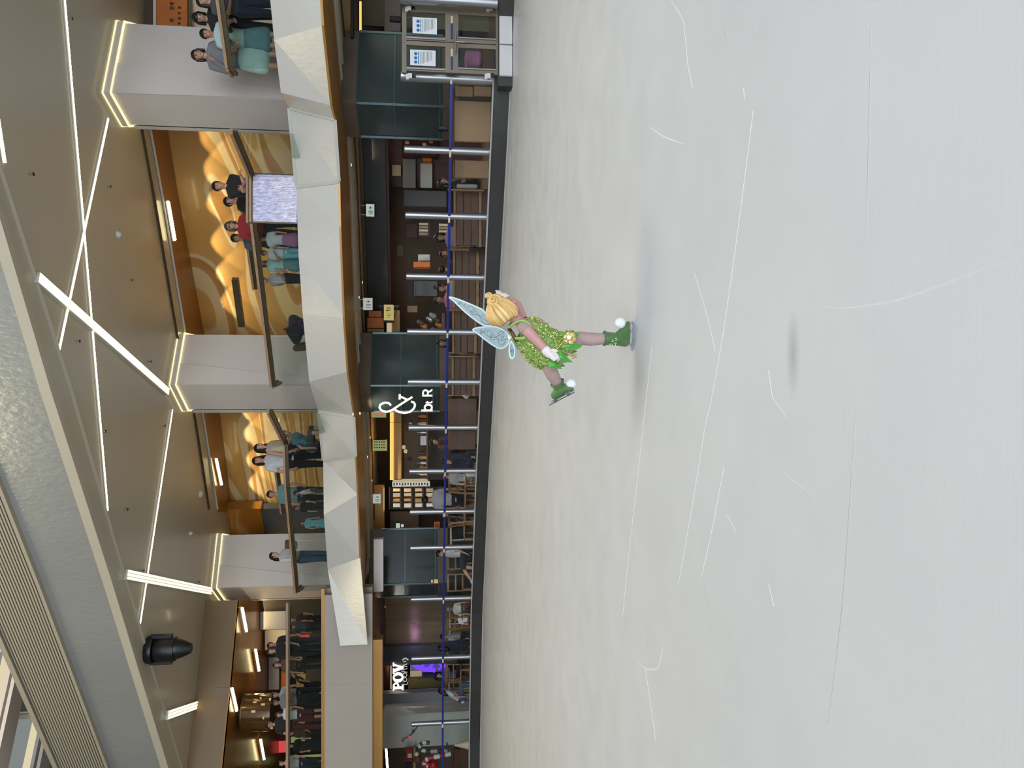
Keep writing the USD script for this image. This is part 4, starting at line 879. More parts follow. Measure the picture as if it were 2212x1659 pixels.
for k, (x, y) in enumerate([(739, 9), (769, 336), (759, 356), (775, 479), (768, 506), (783, 610), (776, 642), (783, 765), (780, 893), (800, 945), (804, 1038), (803, 1170), (832, 1311), (818, 1450), (818, 1580)]):
    p = at_z(x, y, 2.74); L = UsdLux.SphereLight.Define(stage, f'/World/downlight_beam_{k:03d}'); L.CreateRadiusAttr(.03); L.CreateIntensityAttr(3000); L.CreateColorAttr(Gf.Vec3f(1, .86, .66))
    sh = UsdLux.ShapingAPI.Apply(L.GetPrim()); sh.CreateShapingConeAngleAttr(65); sh.CreateShapingConeSoftnessAttr(.9); L.AddTranslateOp().Set(Gf.Vec3d(*p))
# exit signs
def exit_sign(x0, x1, y0, y1, off, face, lab):
    Y = D((y0+y1)/2)+off; s = T('exit_sign', lab, 'sign', at_depth(x1, (y0+y1)/2, Y))
    s.part('case', pbox(x0-1, x1+1, y0-1, y1+1, Y+.01, .06), 'white_plastic'); s.part('lit_face', pbox(x0, x1, y0, y1, Y, .012), face)
    w_ = x1-x0; hh = y1-y0
    s.part('pictogram', cat([pbox(x0+w_*.45, x0+w_*.8, y0+hh*.28, y0+hh*.33, Y-.004, .005), pbox(x0+w_*.5, x0+w_*.6, y0+hh*.2, y0+hh*.4, Y-.004, .005), pbox(x0+w_*.35, x0+w_*.43, y0+hh*.27, y0+hh*.35, Y-.004, .005), pbox(x0+w_*.3, x0+w_*.85, y0+hh*.55, y0+hh*.6, Y-.004, .005), pbox(x0+w_*.3, x0+w_*.85, y0+hh*.66, y0+hh*.7, Y-.004, .005), pbox(x0+w_*.3, x0+w_*.85, y0+hh*.8, y0+hh*.84, Y-.004, .005)]), 'teal_frame')
    s.part('hanger', cat([bar((*at_depth(x0, y, Y+.03)[:2], at_depth(x0, y, Y+.03)[2]), (*at_depth(x0, y, Y+.03)[:2], 2.78), .015, .015, up=(1, 0, 0)) for y in (y0+3, y1-3)]), 'steel')
exit_sign(791, 808, 441, 467, 4.3, 'exit_face', 'green-lit exit sign before the dark header')
exit_sign(785, 804, 644, 669, 3.4, 'exit_face_white', 'white exit sign beside the orange shop boards')
exit_sign(806, 822, 1068, 1087, 4.0, 'exit_face_white', 'white exit sign over the noodle shop')

# orange boards and hanging lantern sign
O = 4.2
things([('shop_board', 'orange timber shop board hung beside the yellow lantern sign', 'board', 793, 829, 686, 709, O, .08, 'orange_board'), ('shop_board', 'darker orange shop board under the white exit sign', 'board', 796, 825, 671, 685, O+.1, .08, 'orange_board'),
        ('shop_board', 'pale edge board below the orange shop board', 'board', 793, 829, 710, 717, O, .1, 'tan_board'), ('shop_board', 'small yellow board just above the dark glass of the middle column', 'board', 793, 811, 719, 731, O-.2, .06, 'tan_board'),
        ('partition_board', 'tall tan board below the lantern sign', 'board', 847, 864, 670, 717, O+.1, .1, 'tan_board')])
solo('shop_lamp', 'glowing upright lamp box beside the tan board', 'lamp', gb(835, 846, 697, 717, O, .1, .01), 'window_glow')
LS = T('lantern_sign', 'yellow lit box sign with dark characters hung from black brackets', 'sign', at_depth(850, 675, D(675)+O-.4))
LY = D(675)+O-.5
LS.part('box', pbox(829, 850, 658, 692, LY, .16, .012), 'lantern_yellow'); LS.part('lower_rim', pbox(828, 851, 692, 695.5, LY, .16), 'black'); LS.part('bracket', cat([pbox(818, 828, 659, 664, LY+.05, .06), pbox(851, 862, 659, 664, LY+.05, .06)]+[bar(at_depth(a, 664, LY+.08), at_depth(b, 690, LY+.08), .02, .02) for a, b in ((822, 829), (858, 851))]), 'black')
LS.part('characters', cat([glyph(835, 686, 10, [(.1, .5, 1, .5), (.3, .1, .6, .1), (.3, .9, .6, .9)], LY-.012, None, 1.3), glyph(833, 674, 11, [(0, .3, 1, .3), (.3, .1, .3, .5), (.3, .6, .9, .6), (.3, .9, .9, .9), (.3, .6, .3, .9), (.9, .6, .9, .9)], LY-.012, None, 1.1)]), 'mask_line')

# neon ampersand and lettering
def neon(paths, Y, r, s=5.82, x0=740, y0=790):
    out = []
    for pth in paths:
        P_ = np.array([at_depth(x0+a/s, y0+b/s, Y) for a, b in pth]); t = np.linspace(0, len(P_)-1, 8*(len(P_)-1)+1)
        P_ = np.stack([np.interp(t, range(len(P_)), P_[:, k]) for k in range(3)], 1)
        for _ in range(6): P_[1:-1] = (P_[:-2]+2*P_[1:-1]+P_[2:])/4
        out.append(tube(P_, r, 8))
    return cat(out)
AY = D(870)+.75
A_ = T('ampersand_sign', 'large white lit ampersand sign in front of the dark glass of the middle column', 'sign', at_depth(896, 872, AY))
A_.part('glowing_tube', neon([[(878, 393), (840, 416), (800, 440), (700, 505), (620, 560), (560, 580), (500, 570), (463, 535), (470, 490), (530, 463), (580, 468), (608, 500)], [(640, 538), (700, 580), (780, 597), (850, 580), (900, 535), (912, 490), (895, 460), (862, 452)], [(718, 355), (716, 425)], [(718, 385), (750, 398), (815, 428)]], AY, .021), 'neon_white')
A_.part('backing_tube', neon([[(878, 393), (840, 416), (800, 440), (700, 505), (620, 560), (560, 580), (500, 570), (463, 535), (470, 490), (530, 463), (580, 468), (608, 500)], [(640, 538), (700, 580), (780, 597), (850, 580), (900, 535), (912, 490), (895, 460), (862, 452)]], AY+.035, .02), 'steel')
def up_text(txt, x_base, y_left, cap_px, Y, depth=.02, bold=True, squash=1.0):
    """lettering standing upright in the place: base line on picture column x_base, starting at row y_left"""
    hgt = abs(at_depth(x_base-cap_px, y_left, Y)[2]-at_depth(x_base, y_left, Y)[2]); m = meshkit.text_mesh(txt, hgt, depth, bold)
    v = np.array(m.vertices); p = at_depth(x_base, y_left, Y)
    return trimesh.Trimesh(np.stack([v[:, 0]*squash+p[0], p[1]-v[:, 2], v[:, 1]+p[2]], 1), m.faces, process=False)
BY = D(868)+.75
B_ = T('letter_sign', 'white lit lettering b t R under the ampersand sign', 'sign', at_depth(935, 868, BY))
for ch, yl, cpx in (('b', 891, 23), ('t', 873, 15), ('R', 859, 21)): B_.part('letter', up_text(ch, 933.5, yl, cpx, BY, .03), 'neon_white')
B_.part('mounting_bar', pbox(934.5, 936, 846, 892, BY+.03, .015), 'black_plastic')

# noodle counter behind
for lab_, x0, x1, y0, y1, o_ in [('lit menu screen with red and dark pictures beside the ampersand', 802, 834, 886, 902, 5.0), ('small lit menu screen behind the ampersand top', 802, 811, 874, 883, 5.2), ('yellow-green lit menu screen with dark print over the counter', 805, 836, 951, 974, 5.0)]:
    m_ = T('menu_screen', lab_, 'screen', at_depth(x1, (y0+y1)/2, D((y0+y1)/2)+o_)); Ym = D((y0+y1)/2)+o_
    m_.part('lit_face', pbox(x0, x1, y0, y1, Ym, .05), 'menu_screen'); m_.part('case', pbox(x0-.8, x1+.8, y0-.8, y1+.8, Ym+.02, .05), 'black_plastic')
    if x1 > 820: m_.part('print', cat([pbox(x0+a, x0+a+3, y0+2+b, y0+4+b+(a*3 % 3), Ym-.01, .01) for a in range(3, 28, 5) for b in ((1, 7, 13) if y0 > 900 else (1, 7))]), 'mask_line' if y0 > 900 else 'red_lamp')
Lc = T('lit_counter', 'long counter hood with a glowing amber strip along its top', 'counter', at_depth(870, 960, D(960)+5.2))
Lc.part('strip', gb(842, 850, 888, 1037, 5.2, .1), 'amber_strip'); Lc.part('hood', gb(850, 868, 888, 1037, 5.25, .5, .02), 'tan_board')
things([('counter', 'dark counter front under the amber-lit hood', 'counter', 872, 1012, 888, 1037, 6.6, .2, 'dark_wall'), ('paper_notice', 'white paper notice hung at the noodle counter', 'notice', 908, 922, 942, 962, 5.6, .01, 'paper')])
for j, (x, y) in enumerate([(872, 966), (876, 975), (861, 1008), (882, 930), (900, 1020), (911, 1010)]):
    solo('counter_lamp', ('small round glowing lamp at the counter, upper', 'small glowing lamp bowl at the counter, lower', 'dim lamp beside the amber hood', 'red-brown hanging pot at the counter', 'pale bowl at the far counter end', 'small cup at the far counter end')[j], 'lamp' if j < 3 else 'bowl', lathe([(0, -.05), (.05, -.04), (.06, 0), (.03, .05), (0, .05)], at_depth(x, y, D(y)+5.5), 12), 'window_glow' if j < 2 else ('cream' if j != 3 else 'red_wood'), smooth=50)
RB2 = T('lit_signboard', 'bright white lit vertical signboard strip of the noodle shop', 'sign', at_depth(928, 1045, D(1045)+5))
RB2.part('panel', gb(847, 929, 1041, 1051, 4.9, .08), 'menu_white'); RB2.part('top_strip', gb(848, 925, 1035, 1040, 5.0, .08), 'window_glow'); RB2.part('print', cat([gb(850+j*6, 853+j*6, 1043, 1049-(j % 3), 4.885, .01) for j in range(13)]), 'mask_line')
rs = random.Random(3)
SH = T('lit_shelf', 'lit shelf of small goods in the noodle shop, left of the bright signboard', 'shelf', at_depth(960, 1075, D(1075)+6))
SH.part('back', gb(840, 960, 1052, 1100, 6.2, .1), 'brown_wall'); SH.part('board', cat([gb(840+24*j, 843+24*j, 1052, 1100, 5.9, .3) for j in range(5)]), 'booth_wood')
for j in range(16):
    x = 845+24*(j // 4); y = 1055+(j % 4)*11; solo('shop_item', ('beige', 'white', 'brown', 'amber')[(j*7) % 4]+' package on the '+('top', 'second', 'third', 'lowest')[j//4]+' lit shelf, '+('nearest the signboard', 'second from the signboard', 'third from the signboard', 'farthest from the signboard')[j % 4], 'package', gb(x+4, x+19, y, y+6+rs.random()*3, 5.8, .08, .01), ('cream', 'menu_white', 'tan_board', 'window_glow')[(j*7) % 4])
things([('display_screen', 'tall green-white lit screen left of the noodle shelf', 'screen', 855, 864, 1131, 1152, 5.0, .06, 'exit_face'), ('display_screen', 'small white lit screen beside the tall green one', 'screen', 866, 872, 1133, 1139, 5.0, .06, 'menu_white'), ('wall_cabinet', 'brown wall cabinet by the farthest column', 'cabinet', 842, 905, 1104, 1152, 6.0, .3, 'brown_wall'), ('amber_box', 'small amber-lit box in the dark eatery, near the farthest column', 'lamp', 938, 951, 1128, 1142, 4.8, .1, 'orange_board')])
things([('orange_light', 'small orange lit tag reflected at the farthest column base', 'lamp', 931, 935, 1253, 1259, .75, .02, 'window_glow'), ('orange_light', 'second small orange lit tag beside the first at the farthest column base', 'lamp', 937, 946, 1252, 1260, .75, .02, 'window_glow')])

solo('counter', 'brown worktop of the noodle counter below the amber-lit hood', 'counter', gb(921, 925, 890, 1036, 5.2, .5, .01), 'booth_wood')
for j, (y, m_) in enumerate([(899, 'orange_board'), (907, 'red_wood'), (915, 'cream'), (924, 'olive_wall'), (934, 'steel'), (979, 'red_wood'), (988, 'tan_board'), (1000, 'steel'), (1012, 'orange_board'), (1023, 'cream')]):
    b_ = at_depth(921, y, D(y)+5.4+(963-y)*.004); yy = D(963)+5.45; b_ = at_depth(921, y, yy)
    solo('counter_bottle', ('orange', 'dark red', 'cream', 'olive', 'steel', 'dark red', 'tan', 'steel', 'orange', 'cream')[j]+' bottle on the noodle counter, '+('nearest the ampersand', 'second from the ampersand', 'third from the ampersand', 'before the white notice', 'touching the white notice', 'just left of the white notice', 'at the middle of the counter', 'left of the tan bottle', 'second from the bright signboard', 'nearest the bright signboard')[j], 'bottle', lathe([(0, 0), (.05, 0), (.052, .14), (.02, .19), (.018, .24), (0, .24)], b_, 12), m_, smooth=50)
for j, y in enumerate((913, 990)):
    yy = D(y)+5.3; p_ = at_depth(885, y, yy); l_ = T('pendant_lamp', ('small warm pendant lamp over the noodle counter, nearer the ampersand', 'small warm pendant lamp over the noodle counter, nearer the signboard')[j], 'lamp', p_)
    l_.part('shade', lathe([(.09, -.06), (.05, .02), (.012, .05), (0, .05)], p_, 16), 'bronze_dark', smooth=40); l_.part('bulb', lathe([(0, -.06), (.03, -.05), (.03, -.02), (0, 0)], p_, 10), 'window_glow'); l_.part('cord', tube([p_+[0, 0, .05], [p_[0], p_[1], 2.3]], .006, 5), 'black')
for j, (x, y0, y1, off) in enumerate([(926, 479, 512, 4.98), (969, 481, 512, 4.98)]): solo('shelf', ('dark shelf under the upper books of the eatery', 'dark shelf under the lower books of the eatery')[j], 'shelf', gb(x, x+2.5, y0, y1, off, .22, .005), 'booth_wood')
# eatery: shelves, posters and goods between the first two columns
things([('shop_poster', 'pale poster in the dark shop, upper of the two large ones', 'poster', 870, 898, 343, 406, 5.7, .02, 'shell_grey'), ('shop_poster', 'pale poster in the dark shop, lower of the two large ones', 'poster', 908, 934, 353, 406, 5.6, .02, 'pillar_white'), ('shop_poster', 'small beige poster in the dark shop', 'poster', 847, 866, 356, 380, 5.8, .02, 'cream'),
        ('display_fridge', 'dark grey glass-fronted display fridge in the shop', 'fridge', 872, 965, 411, 446, 5.0, .5, 'grey_dark_wall'), ('wall_cabinet', 'red timber cabinet in the shop', 'cabinet', 868, 945, 289, 335, 5.5, .3, 'red_wood'),
        ('red_crate', 'orange-red crate in the shop beside the pale posters', 'crate', 913, 933, 341, 348, 5.2, .2, 'orange_board'), ('red_screen', 'dark red hanging curtain in the eatery', 'curtain', 876, 902, 482, 514, 6.0, .06, 'red_wood'),
        ('round_lamp_shade', 'dim pale lamp shade box in the eatery', 'lamp', 903, 929, 549, 563, 5.0, .2, 'pillar_white'), ('table', 'orange-brown table board in the eatery', 'table', 893, 930, 565, 577, 4.6, .3, 'orange_board'), ('menu_board', 'yellowish menu board in the eatery', 'board', 858, 872, 528, 552, 5.6, .04, 'olive_wall'), ('blue_screen', 'dark blue panel in the eatery', 'panel', 883, 893, 610, 642, 4.8, .05, 'cloth_navy'),
        ('bench', 'grey seat back in the eatery', 'seat', 895, 945, 606, 640, 5.2, .12, 'grey_dark_wall'), ('counter', 'beige plate counter in the eatery', 'counter', 880, 902, 660, 675, 5.0, .3, 'booth_tan')])
for j in range(8):
    x0, y0 = (905, 481) if j < 4 else (948, 483)
    solo('book', ('cream', 'grey')[j % 2]+' book in the '+('upper', 'lower')[j//4]+' shelf of the eatery, '+('rightmost', 'second from the right', 'third from the right', 'leftmost')[j % 4], 'book', gb(x0, x0+20, y0+(j % 4)*7, y0+5+(j % 4)*7, 5.0, .15, .008), ('cream', 'shell_grey')[j % 2])
for j in range(7):
    solo('shelf_jar', ('cream jar highest on the red timber shelf', 'grey jar right below the highest cream one', 'orange jar at the right side of the red shelf', 'second cream jar, mid height of the red shelf', 'lower grey jar of the red timber shelf', 'orange jar lowest on the red timber shelf', 'cream jar at the far right of the red shelf')[j], 'jar', lathe([(0, 0), (.04, 0), (.045, .05), (.03, .09), (0, .09)], at_depth((884, 896, 915, 921, 928, 935, 890)[j], (308, 322, 300, 312, 318, 306, 298)[j], D(305)+5.2), 10), ('cream', 'shell_grey', 'orange_board')[j % 3], smooth=50)
rows = []
for j, (x, y) in enumerate([(905, 695), (912, 702), (925, 688), (932, 680), (941, 690), (945, 700), (918, 712), (935, 712), (950, 708)]):
    solo('tableware', ('brown pot under the lantern sign, highest of the table things', 'orange cup next to the brown pot', 'steel kettle above the eatery table', 'grey bowl beside the steel kettle', 'brown jar resting on the eatery table', 'orange bowl at the near end of the eatery table', 'steel tin between the pot and the table', 'grey cup hidden behind the orange bowl', 'brown dish lying lowest on the eatery table')[j], 'tableware', soften(hulls([(at_depth(x, y, D(y)+2.6), .05), (at_depth(x+6, y+3, D(y)+2.6), .06)]), None, 0), ('brown_wall', 'orange_board', 'steel', 'grey_wall')[j % 4], smooth=50)
things([('eatery_table', 'dark eatery table behind the barrier, below the lantern sign', 'table', 955, 962, 676, 716, 2.4, .6, 'booth_wood')])
# right end: shop with amber line
things([('amber_line_lamp', 'thin amber light line at the right end of the ground floor', 'lamp', 776, 781, 2, 66, 3.5, .04, 'amber_strip'), ('wall_box', 'brown wall box above the gate', 'panel', 830, 866, -20, 68, 3.6, .1, 'stone_brown'), ('dark_pipe', 'thick black pipe under the soffit at the right end', 'pipe', 757, 764, -20, 81, 2.4, .1, 'black_plastic'), ('box_speaker', 'small black box on the brown wall above the gate', 'speaker', 842, 865, 34, 46, 3.5, .1, 'black_plastic'),
        ('black_box', 'black patterned box on the column cladding above the tan booth', 'box', 946, 968, 271, 281, .62, .08, 'black_plastic')])

# booths: tan end panels and plank backs
things([('partition', 'large tan booth panel behind the barrier, nearest the gate', 'panel', 982, 1064, 218, 306, .55, .06, 'booth_tan'), ('partition', 'tan booth panel behind the first free post', 'panel', 978, 1060, 346, 384, .75, .06, 'booth_tan'), ('partition', 'narrow tan board beside the gate post, upper one', 'panel', 984, 1022, 186, 207, .75, .06, 'booth_tan'), ('partition', 'narrow tan board beside the gate post, lower one', 'panel', 1024, 1062, 186, 207, .75, .06, 'booth_tan'), ('bench_rail', 'red-brown rail along the booth tops by the gate', 'rail', 977, 983, 190, 380, .5, .08, 'red_wood'), ('partition', 'brown booth board under the ampersand sign', 'panel', 968, 1030, 860, 925, 1.0, .06, 'booth_wood'), ('partition', 'brown booth board behind the post under the lit counter', 'panel', 968, 1028, 930, 972, 1.2, .06, 'booth_wood')])
def booth(y0, y1, lab, off=1.0):
    yc = (y0+y1)/2; xt = np.interp(yc, [400, 560, 700, 890], [986, 984, 982, 980]); xb = np.interp(yc, [400, 560, 700, 890], [1037, 1030, 1024, 1018])
    B = T('booth_bench', lab, 'bench', at_depth(xb+14, yc, D(yc)+off))
    n = 3; dx = (xb-xt)/n
    for j in range(n): B.part('plank', gb(xt+j*dx+.4, xt+(j+1)*dx-.4, y0+3, y1-3, off, .04, .006), 'booth_wood')
    B.part('top_rail', gb(xt-5, xt, y0, y1, off-.02, .07, .01), 'light_wood'); B.part('foot_rail', gb(xb, xb+7, y0, y1, off-.02, .07, .01), 'light_wood')
    for a, b in ((y0, y0+4), (y1-4, y1)): B.part('side_post', gb(xt-18, xb+12, a, b, off-.03, .08, .01), 'light_wood')
    B.part('seat', gb(xb-14, xb-9, y0, y1, off+.08, .45, .01), 'booth_wood'); B.part('kick_board', gb(xb+8, xb+22, y0, y1, off+.05, .04), 'red_wood')
booth(408, 533, 'plank-backed booth bench behind the barrier, first from the gate'); booth(537, 664, 'plank-backed booth bench behind the barrier, second from the gate'); booth(668, 764, 'plank-backed booth bench partly hidden behind the wings'); booth(768, 856, 'plank-backed booth bench under the dark glass of the middle column')
solo('crumpled_cloth', 'crumpled pale cloth hanging on the booth board under the ampersand', 'cloth', soften(hulls([(at_depth(1003, 853, D(853)+.9), .05), (at_depth(1013, 846, D(850)+.9), .06), (at_depth(1008, 858, D(853)+.9), .04)]), .02, 2), 'cloth_cream', smooth=50)
solo('white_bag', 'white folded bag standing on the first booth', 'bag', gb(987, 1032, 397, 404, .9, .12, .02), 'cloth_lgrey'); solo('pink_bag', 'pink bag seen through the lower pane of the left gate leaf', 'bag', gb(1005, 1040, 108, 138, .8, .25, .03), 'cloth_pink'); solo('gate_box', 'brown box seen through the left gate leaf', 'box', gb(1041, 1068, 104, 150, .9, .3, .01), 'booth_wood')
# chairs
def chair(y, off, yaw, lab, h=.82):
    p = E2(y, off); c = T('wooden_chair', lab, 'chair', (*p, 0), 'wooden cafe chairs behind the barrier', rotz=math.radians(yaw))
    pt = lambda n, m_: c.part(n, m_, 'light_wood', local=True)
    pt('seat', cbx(-.21, .21, -.21, .21, .43, .46, .01))
    for sx in (-1, 1):
        for sy in (-1, 1): pt('leg', bar((sx*.19, sy*.19, 0), (sx*.18, sy*.18, .43), .035, .035, up=(1, 0, 0)))
        pt('back_post', bar((-.19, sx*.19, .46), (-.23, sx*.19, h), .032, .032, up=(1, 0, 0)))
    pt('back_rail', bar((-.23, -.19, h-.02), (-.23, .19, h-.02), .03, .05)); pt('back_slat', bar((-.21, -.19, .62), (-.21, .19, .62), .02, .04)); pt('stretcher', cat([bar((-.19, s*.185, .2), (.19, s*.185, .2), .02, .025) for s in (-1, 1)]))
for y, off, yw, lab in [(1072, .9, 160, 'wooden chair behind the person in grey, near the noodle counter'), (1112, .9, 20, 'wooden chair turned to the table, right of the farthest column'), (1140, 1.0, 170, 'wooden chair just before the farthest column base'), (1205, 1.1, -60, 'wooden chair under the seated man with crossed legs'), (1255, 1.1, 100, 'wooden chair at the farthest column base, empty'), (1395, 1.0, 60, 'wooden chair under the person in dark clothes'), (1455, 1.3, -90, 'wooden chair at the table of the lavender group'), (1490, 1.2, -100, 'wooden chair under the person in the big white shirt'), (1330, 1.0, 60, 'wooden chair in the group by the copper shutter'), (1035, 1.0, -70, 'wooden chair under the person in white by the steel post')]: chair(y, off, yw, lab)
def table(y, off, lab, r=.36):
    p = E2(y, off); t = T('cafe_table', lab, 'table', (*p, 0))
    t.part('tabletop', lathe([(0, .70), (r, .70), (r+.01, .715), (r, .73), (0, .73)], (*p, 0), 24), 'cream'); t.part('pedestal', cyl((*p, .02), .04, .68), 'steel'); t.part('foot', lathe([(0, 0), (.22, 0), (.2, .02), (0, .03)], (*p, 0), 20), 'black_plastic')
table(1345, 1.9, 'round cafe table by the copper shutter'); table(1470, 2.1, 'round cafe table of the lavender group'); table(1165, 1.9, 'round cafe table before the farthest column')
# people on the ground floor
def gp_(label, x, y, off, **k): return person(label, px=(x, y), Y=D(y)+off, floor=0., **k)
gp_('person with dark hair seated in the shop, facing the shelves', 945, 395, 1.5, sit=True, top='black', bottom='black', yaw=-20, hands=[(.3, -.1, .75), (.3, .1, .75)], hair='bob', skin='skin_tan', detail=False)
gp_('woman with dark hair and a mauve top seated in the first booth', 938, 513, 1.4, sit=True, top='lav', bottom='black', yaw=-115, hair='bob', head=(0, 15), skin='skin_tan')
gp_('dark-haired child seated beside the woman in mauve', 949, 547, 1.95, sit=True, top='black', bottom='black', yaw=-75)
gp_('person seated in the second booth, seen from behind, round dark hair', 948, 582, 2.2, sit=True, top='black', bottom='black', yaw=90, detail=False)
gp_('person with tied dark hair and a white collar seated in the second booth', 942, 623, 1.5, sit=True, top='lgrey', bottom='black', hair='bun', yaw=-130, skin='skin_tan')
gp_('person with short dark hair seated near the eatery table, in a dusky pink top', 937, 648, 2.1, sit=True, top='pink', bottom='black', yaw=-60, skin='skin_tan')
gp_('person in black seated in the booth at the middle column base', 944, 742, 1.35, sit=True, top='black', bottom='black', yaw=-100, hair='bob', skin='skin_tan')
gp_('person in a dark cap and brown shirt bending over behind the barrier', 928, 955, 2.0, top='brown', bottom='black', cap='black', yaw=-40, lean=28, hands=[(.4, -.16, .7), (.4, .16, .7)], sleeves='long', detail=False)
gp_('person in navy clothes seated with lowered head behind the barrier', 955, 997, .9, sit=True, top='navy', bottom='djeans', yaw=60, lean=20, head=(0, 20), sleeves='long', detail=False)
gp_('person in a pale top and white trousers seated by the steel post', 952, 1030, 1.2, sit=True, top='lgrey', bottom='white', yaw=-60, hair='pony', hairm='hair_brown')
gp_('person with dark hair in a grey shirt seen from behind at the noodle counter', 911, 1079, 1.6, sit=True, seat=.62, top='lgrey', bottom='navy', yaw=85, detail=False)
gp_('person in black seated left of the noodle shelf', 951, 1113, 1.7, sit=True, top='black', bottom='black', yaw=-100, detail=False)
gp_('seated man in a white shirt with crossed legs and white shoes', 942, 1196, 1.1, sit=True, top='white', bottom='navy', legs='shorts', yaw=-150, shoes='shoe_white', knees=[((.42, -.1, .55), (.78, -.1, .32)), ((.44, .1, .52), (.5, .1, .09))], head=(0, 15))
gp_('person in white seated in the group by the copper shutter', 966, 1316, 1.3, sit=True, top='white', bottom='maroon', yaw=-70, cap='lgrey')
gp_('child in white seated beside the group by the copper shutter', 978, 1338, .8, sit=True, top='white', bottom='maroon', yaw=-90, detail=False)
gp_('person in a white T-shirt leaning back in a chair by the copper shutter', 951, 1376, 1.6, sit=True, top='white', bottom='black', yaw=170, detail=False)
gp_('person in dark clothes seated in front of the dark grey wall', 946, 1399, .7, sit=True, top='navy', bottom='black', hair='bob', yaw=60, sleeves='long', detail=False)
gp_('woman with black hair in a lavender top at the neon shop', 938, 1462, 2.0, sit=True, top='lav', bottom='black', hair='bob', yaw=-10, head=(0, 15), detail=False)
gp_('person in a big white shirt bending forward outside the neon shop', 947, 1491, 1.1, sit=True, top='white', bottom='jeans', hair='bob', yaw=20, lean=30, sleeves='short', head=(0, 20), detail=False)

# the neon shop
NY = D(1460)+4.7
N = T('neon_sign', 'white lit POV lettering over the shop entrance', 'sign', at_depth(872, 1461, NY))
def glyph_poly(shape, x_base, y_left, cap_px, Y, depth=.04):
    k = cap_px; m = trimesh.creation.extrude_polygon(shape, 1.0, engine='earcut') if not hasattr(shape, 'geoms') else cat([trimesh.creation.extrude_polygon(g, 1.0, engine='earcut') for g in shape.geoms])
    v = np.array(m.vertices); p = at_depth(x_base, y_left, Y); s = cap_px*Y/FPX
    return trimesh.Trimesh(np.stack([p[0]+v[:, 0]*s, p[1]-v[:, 2]*depth, p[2]+v[:, 1]*s], 1), m.faces, process=False)
Pg = unary_union([sbox(.12, 0, .36, 1), sbox(0, 0, .5, .13), sbox(0, .87, .4, 1), Point(.42, .7).buffer(.30)]).difference(Point(.46, .7).buffer(.14))
Og = Point(0, 0).buffer(.5); import shapely.affinity as aff
Og = aff.translate(aff.scale(Og, .95, 1), .48, .5).difference(aff.translate(aff.scale(Point(0, 0).buffer(.5), .42, .68), .48, .5))
Vg = unary_union([Polygon([(.05, 1), (.33, 1), (.58, .35), (.74, 1), (.9, 1), (.6, 0), (.42, 0)]), sbox(-.04, .87, .45, 1), sbox(.66, .87, 1.0, 1)])
for g, yl in ((Pg, 1490), (Og, 1473), (Vg, 1453)): N.part('letter', glyph_poly(g, 871.5, yl, 22.5, NY), 'neon_white')
N.part('mounting_rail', pbox(872, 873.5, 1430, 1492, NY+.01, .03), 'steel')
N2 = T('outline_sign', 'thin outlined neon lettering below the POV sign', 'sign', at_depth(882, 1455, NY))
ring = lambda cy, cx_=874.5, a=4.5, b=4.2: [(cx_+a*math.cos(t), cy+b*math.sin(t)) for t in np.linspace(0, 6.28, 14)]
npth = lambda pth, r: neon([[((x-740)*5.82, (y-790)*5.82) for x, y in pth]], NY-.03, r)
for pth in ([(867, 1479), (880, 1479), (880, 1473)], ring(1468), ring(1458), [(880, 1452), (868, 1451), (868, 1446), (873, 1446), (880, 1444)], [(880, 1440), (868, 1438), (880, 1434)]): N2.part('outline_letter', npth(pth, .011), 'menu_white')
N2.part('lit_mark', cat([npth([(869, 1426), (876, 1421), (882, 1426)], .016), npth([(871, 1430), (877, 1428)], .014)]), 'menu_white')
N3 = T('purple_neon', 'violet-blue neon scribble in the neon shop', 'sign', at_depth(960, 1442, NY+1.5))
NP = lambda pth, r: neon([[((x-740)*5.82, (y-790)*5.82) for x, y in pth]], NY+1.5, r)
N3.part('tube', cat([NP([(890, 1432), (900, 1440), (912, 1446), (925, 1446), (940, 1448)], .07), NP([(905, 1445), (915, 1436), (912, 1430)], .045), NP([(922, 1446), (930, 1440), (935, 1432)], .045), NP([(947, 1446), (955, 1440), (948, 1432)], .035), NP([(957, 1444), (964, 1434), (960, 1430)], .035)]), 'neon_purple')
N3.part('backing', gb(886, 968, 1430, 1452, 6.4, .05), 'grey_wall')
things([('shop_planter', 'green-brown planter box in the neon shop', 'planter', 882, 1024, 1464, 1485, 5.4, .4, 'olive_wall'), ('shop_arch', 'warm lit arched mirror in the neon shop', 'mirror', 886, 912, 1449, 1462, 5.6, .05, 'cream'), ('shop_curtain', 'dark red curtain above the neon letters', 'curtain', 829, 842, 1433, 1489, 5.4, .1, 'red_wood'), ('light_strip', 'pale light strip above the neon letters', 'lamp', 843, 846, 1433, 1489, 5.3, .05, 'window_glow')])
solo('sign_backing', 'black backing board behind the POV letters', 'board', gb(846, 874, 1431, 1491, 4.9, .05), 'black_plastic')
# separate light added beside the copper shutter to give it a violet glow
L = UsdLux.SphereLight.Define(stage, '/World/violet_fill'); L.CreateRadiusAttr(.12); L.CreateIntensityAttr(9); L.CreateColorAttr(Gf.Vec3f(.55, .35, 1.)); pL = at_depth(895, 1398, D(1395)+4.55); L.AddTranslateOp().Set(Gf.Vec3d(*pL))
